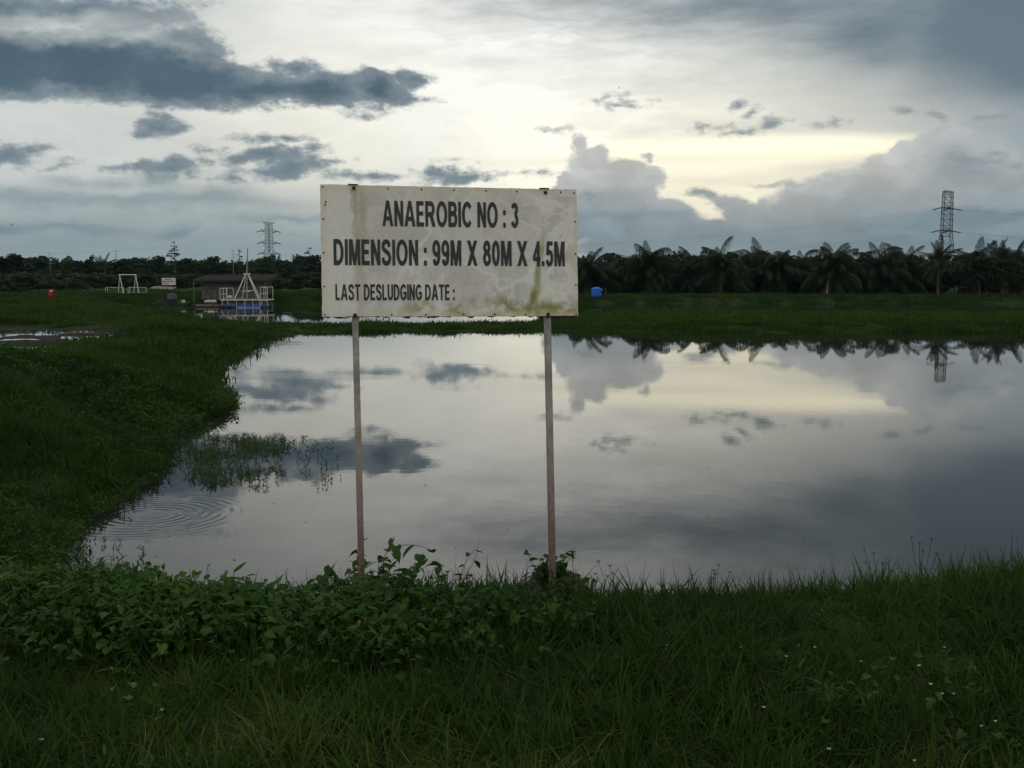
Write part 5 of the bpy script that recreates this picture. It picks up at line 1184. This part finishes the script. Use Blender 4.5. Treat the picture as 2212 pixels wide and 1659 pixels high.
def far_sign():
    y = 94.5; c = at_y(364.5, 608, y); g = hz(c[0], y); root = tag(empty('sign', (c[0], y, g)), 'small white notice board on thin posts far beyond the pond by the hut', 'sign')
    h = c[2] - g; b = MB(); b.box((0, 0, h), (1.25, .03, .64)); put(b, 'board', 'white', root)
    for tx, u0, u1, v0, cap in (('ANAEROBIC NO : 2', -.33, .32, .13, .12), ('DIMENSION : 99M X 80M X 4.5M', -.56, .55, -.06, .12), ('LAST DESLUDGING DATE :', -.55, .01, -.23, .075)):
        o = lettering(tx, u0, u1, v0, cap, .018).build('lettering', M['letter'], root); o.location = (0, 0, h)
    for x in (-.46, .46): b = MB(); b.bar((x, .035, -.2), (x, .035, h + .3), .018, 4); put(b, 'post', 'darkwood', root)
    # pump shelter and green bin
    y = 99; c = at_y(353, 645, y); x0 = c[0]; g = max(.35, hz(x0, y)); sc = y / F
    root = tag(empty('pump_shelter', (x0, y, g)), 'little lean-to shelter with bent tin roof below the far notice board', 'shelter'); zt = at_y(353, 622, y)[2] - g
    q = MB(); nn = 12; w = 2.2; vs = [(-w / 2 + w * i / nn, yy, zt + zz + (.03 if i % 2 else 0) - .10 * i / nn) for i in range(nn + 1) for yy, zz in ((-.6, -.02), (.7, .16))]; k = len(vs)
    q.add(vs + [(a, b_, c_ - .03) for a, b_, c_ in vs], [(2 * i, 2 * i + 2, 2 * i + 3, 2 * i + 1) for i in range(nn)] + [(k + 2 * i, k + 2 * i + 1, k + 2 * i + 3, k + 2 * i + 2) for i in range(nn)] + [(2 * i, k + 2 * i, k + 2 * i + 2, 2 * i + 2) for i in range(nn)]); put(q, 'roof', 'plank', root)
    for xx in (-.95, .1, .95): q = MB(); q.bar((xx, -.5, -.4), (xx, -.5, zt - .05), .04, 5); put(q, 'post', 'darkwood', root)
    q = MB(); q.box((.35, .2, .42), (.8, .6, .5)); q.tube([(.0, .2, .7), (.5, .2, .8), (.9, .2, .5)], .12, 8); put(q, 'pump', 'darkwood', root)
    y = 98; c = at_y(372, 645, y); q = MB(); q.lathe([(.34, 0), (.42, .04), (.42, .5), (.44, .52), (.42, .56), (.42, .95), (.36, 1.03), (.14, 1.06), (.14, 1.12)], n=16)
    o = put(q, 'green_drum', 'green_bin', None, True); o.location = (c[0], y, max(.25, hz(c[0], y))); tag(o, 'dark green plastic drum under the far notice board', 'drum')
    q = MB(); q.lathe([(.05, 0), (.2, .05), (.24, .2), (.16, .3), (.05, .33)], n=9); o = q.build('sack', M['white_dirty'], None, True); x = at_y(396, 645, 101)[0]; o.location = (x, 101, max(.3, hz(x, 101))); tag(o, 'white sack lying alone between the green drum and the hut', 'sack')
far_sign()
def tank():
    y = 114; c = at_y(1288.5, 643, y); b = MB(); g = hz(c[0], y); h = at_y(1288, 619, y)[2] - g; r = 11.2 * y / F
    root = tag(empty('water_tank', (c[0], y, g - .05)), 'bright blue plastic water tank standing on the far bank', 'water tank')
    pr = [(r * .95, 0), (r, .05)]
    for k in range(5): z = .10 + (h * .78) * k / 5; pr += [(r, z), (r * .965, z + .03), (r * .965, z + .08), (r, z + .11)]
    pr += [(r, h * .82), (r * .93, h * .88), (r * .55, h * .955), (r * .42, h * .96)]
    b.lathe(pr, n=28); put(b, 'shell', 'tank', root, True)
    b = MB(); b.lathe([(r * .40, h * .955), (r * .42, h * .985), (r * .34, h * 1.01)], n=20); put(b, 'lid', 'tank', root, True)
    b = MB(); b.bar((r * .98, -.25, h * .74), (r * 1.05, -.45, h * .74), .05, 8); put(b, 'overflow_pipe', 'white', root)
    x = at_y(1307.5, 640, y)[0]; q = MB(); q.tube([(0, 0, -.2), (.01, 0, .5), (0, 0, 1.0)], .03, 5); o = put(q, 'wooden_stake', 'plank', None); o.location = (x, y, hz(x, y)); tag(o, 'thin wooden stake beside the blue water tank', 'stake')
tank()
def stakes():
    for px, y, h, lean, lab in ((348, 80, .95, .1, 'short broken stump standing in the far pond'), (362, 88, 2.0, .02, 'thin pole standing in the far pond below the gantry'), (468, 80, .8, -.28, 'leaning dark stake in the far pond before the raft'), (444, 82, .6, .2, 'small stake left of the leaning one in the far pond')):
        x = at_y(px, 670, y)[0]; b = MB(); b.tube([(0, 0, -.3), (lean * .6, 0, h * .5), (lean, 0, h)], [.07, .055, .03] if h < 1.5 else .025, 6)
        if px == 348: b.tube([(0, 0, .4), (.5, 0, .45), (.9, 0, .2)], [.05, .04, .02], 5)
        o = put(b, 'pond_stake', 'darkwood', None); o.location = (x, y, 0); tag(o, lab, 'stake')
    for px, y in ((1785, 121),):
        x = at_y(px, 640, y)[0]; b = MB(); b.tube([(0, 0, 0), (.1, 0, .8), (.12, 0, 1.6), (.35, 0, 2.6)], [.10, .08, .06, .04], 6); o = put(b, 'dead_palm', 'paletrunk', None); o.location = (x, y, hz(x, y)); tag(o, 'pale bare trunk showing at the foot of the palm row', 'trunk')
stakes()

# ------------------------------------------------------------------ the person in red
def person():
    y = 97.0; p = at_y(110, 645, y); x = p[0]; g = hz(x, y)
    root = tag(empty('person', (x, y, g), R(8)), 'person in red shirt and red trousers stooping forward, seen from behind', 'person')
    def skin(name, V, E_, Rr, m, sub=2):
        me = bpy.data.meshes.new(name); me.from_pydata(V, E_, []); me.materials.append(M[m]); o = inst(name, me, root)
        me.polygons.foreach_set('use_smooth', []); sk = o.modifiers.new('skin', 'SKIN'); sk.use_smooth_shade = True
        for i, r in enumerate(Rr): me.skin_vertices[0].data[i].radius = (r, r) if not hasattr(r, '__len__') else r
        me.skin_vertices[0].data[0].use_root = True
        s_ = o.modifiers.new('sub', 'SUBSURF'); s_.levels = s_.render_levels = sub; return o
    # pelvis, spine, neck, head; arms; legs (facing away, +y; torso bent forward)
    V = [(0, 0, .70), (0, .10, .84), (0, .24, .98), (0, .36, 1.08), (0, .44, 1.13), (0, .50, 1.18), (0, .55, 1.25),
         (.19, .34, 1.06), (.26, .44, .84), (.20, .60, .70), (.19, .66, .63), (-.19, .34, 1.06), (-.26, .44, .84), (-.20, .60, .70), (-.19, .66, .63),
         (.10, 0, .68), (.14, .22, .42), (.13, .02, .10), (.13, .16, .05), (-.10, 0, .68), (-.15, .20, .42), (-.14, .02, .10), (-.14, .16, .05)]
    E_ = [(0, 1), (1, 2), (2, 3), (3, 4), (4, 5), (5, 6), (3, 7), (7, 8), (8, 9), (9, 10), (3, 11), (11, 12), (12, 13), (13, 14), (0, 15), (15, 16), (16, 17), (17, 18), (0, 19), (19, 20), (20, 21), (21, 22)]
    rr = [.13, .125, .14, .12, .05, .085, .075, .055, .042, .033, .038, .055, .042, .033, .038, .085, .055, .038, .035, .085, .055, .038, .035]
    skin('body', V, E_, rr, 'skin')
    sv = [0, 1, 2, 3, 7, 8, 11, 12]; mp = {v: i for i, v in enumerate(sv)}
    skin('shirt', [V[i] for i in sv], [(mp[a], mp[b]) for a, b in E_ if a in mp and b in mp], [.165, .16, .175, .14, .08, .07, .08, .07], 'red')
    sv = [0, 15, 16, 17, 19, 20, 21]; mp = {v: i for i, v in enumerate(sv)}
    skin('trousers', [V[i] for i in sv], [(mp[a], mp[b]) for a, b in E_ if a in mp and b in mp], [.16, .115, .085, .065, .115, .085, .065], 'red')
    b = MB(); b.lathe([(.02, -.02), (.085, .0), (.10, .05), (.085, .10), (.03, .13)], (0, .53, 1.19), 12); put(b, 'hair', 'hair', root, True)
    b = MB(); b.add([(-.09, .08, 1.03), (.10, .09, 1.05), (.12, .17, 1.12), (-.08, .16, 1.10)], [(0, 1, 2, 3)]); b.v = [(a, b_ - .05, c) for a, b_, c in b.v]; put(b, 'shirt_print', 'white', root)
    x2 = at_y(95, 640, 90)[0]
person()
def birds():
    for px, py, y, s_, rot, lab in ((25, 486, 55, .95, .3, 'small dark bird in flight at the left edge of the sky'), (1337, 190, 120, .8, 1.2, 'tiny dark bird high in the sky right of the board')):
        c = at_y(px, py, y); root = tag(empty('bird', c, rot), lab, 'bird', 'birds in flight'); root.scale = (s_,) * 3
        b = MB(); b.tube([(0, -.11, 0), (0, -.06, .01), (0, .03, 0), (0, .11, 0), (0, .16, .005)], [.008, .028, .035, .026, .006], 8); put(b, 'body', 'bird', root, True)
        for sx in (-1, 1):
            b = MB(); b.add([(sx * .02, .05, .01), (sx * .02, -.03, .01), (sx * .14, -.02, .07), (sx * .15, .07, .075), (sx * .29, -.05, .02)], [(0, 1, 2, 3), (3, 2, 4)] if sx > 0 else [(3, 2, 1, 0), (4, 2, 3)]); put(b, 'wing', 'bird', root)
        b = MB(); b.add([(-.015, -.10, 0), (.015, -.10, 0), (.035, -.19, 0), (0, -.17, 0), (-.035, -.19, 0)], [(0, 1, 2, 3, 4)]); put(b, 'tail', 'bird', root)
birds()

# ------------------------------------------------------------------ tell look-alikes apart by their order from left to right
def tell_apart():
    same = {}
    for o in COL.objects:
        if o.parent is None and 'label' in o and o.get('group'): same.setdefault(o['label'], []).append(o)
    ORD = {2: ('left one of two', 'right one of two'), 3: ('left of three', 'middle of three', 'right of three'), 4: ('leftmost of four', 'second of four', 'third of four', 'rightmost of four')}
    for lab, os_ in same.items():
        if len(os_) in ORD:
            for o, w in zip(sorted(os_, key=lambda q: math.atan2(q.location.x, q.location.y)), ORD[len(os_)]): o['label'] = lab + ', ' + w if len((lab + ' ' + w).split()) <= 16 else lab
tell_apart()

# ------------------------------------------------------------------ haze
def haze():
    m = bpy.data.materials.new('haze'); m.use_nodes = True; nt = m.node_tree; nt.nodes.clear()
    o = nt.nodes.new('ShaderNodeOutputMaterial'); v = nt.nodes.new('ShaderNodeVolumePrincipled')
    v.inputs['Color'].default_value = (.50, .68, .86, 1); v.inputs['Density'].default_value = HAZE; v.inputs['Anisotropy'].default_value = .3
    nt.links.new(v.outputs[0], o.inputs['Volume'])
    b = MB(); b.box((0, 0, 74.0), (11400, 11400, 152)); tag(b.build('haze', m), kind='stuff')
HAZE = .00007
if HAZE: haze()
S.cycles.volume_bounces = 1; S.cycles.max_bounces = 6; S.cycles.transparent_max_bounces = 4
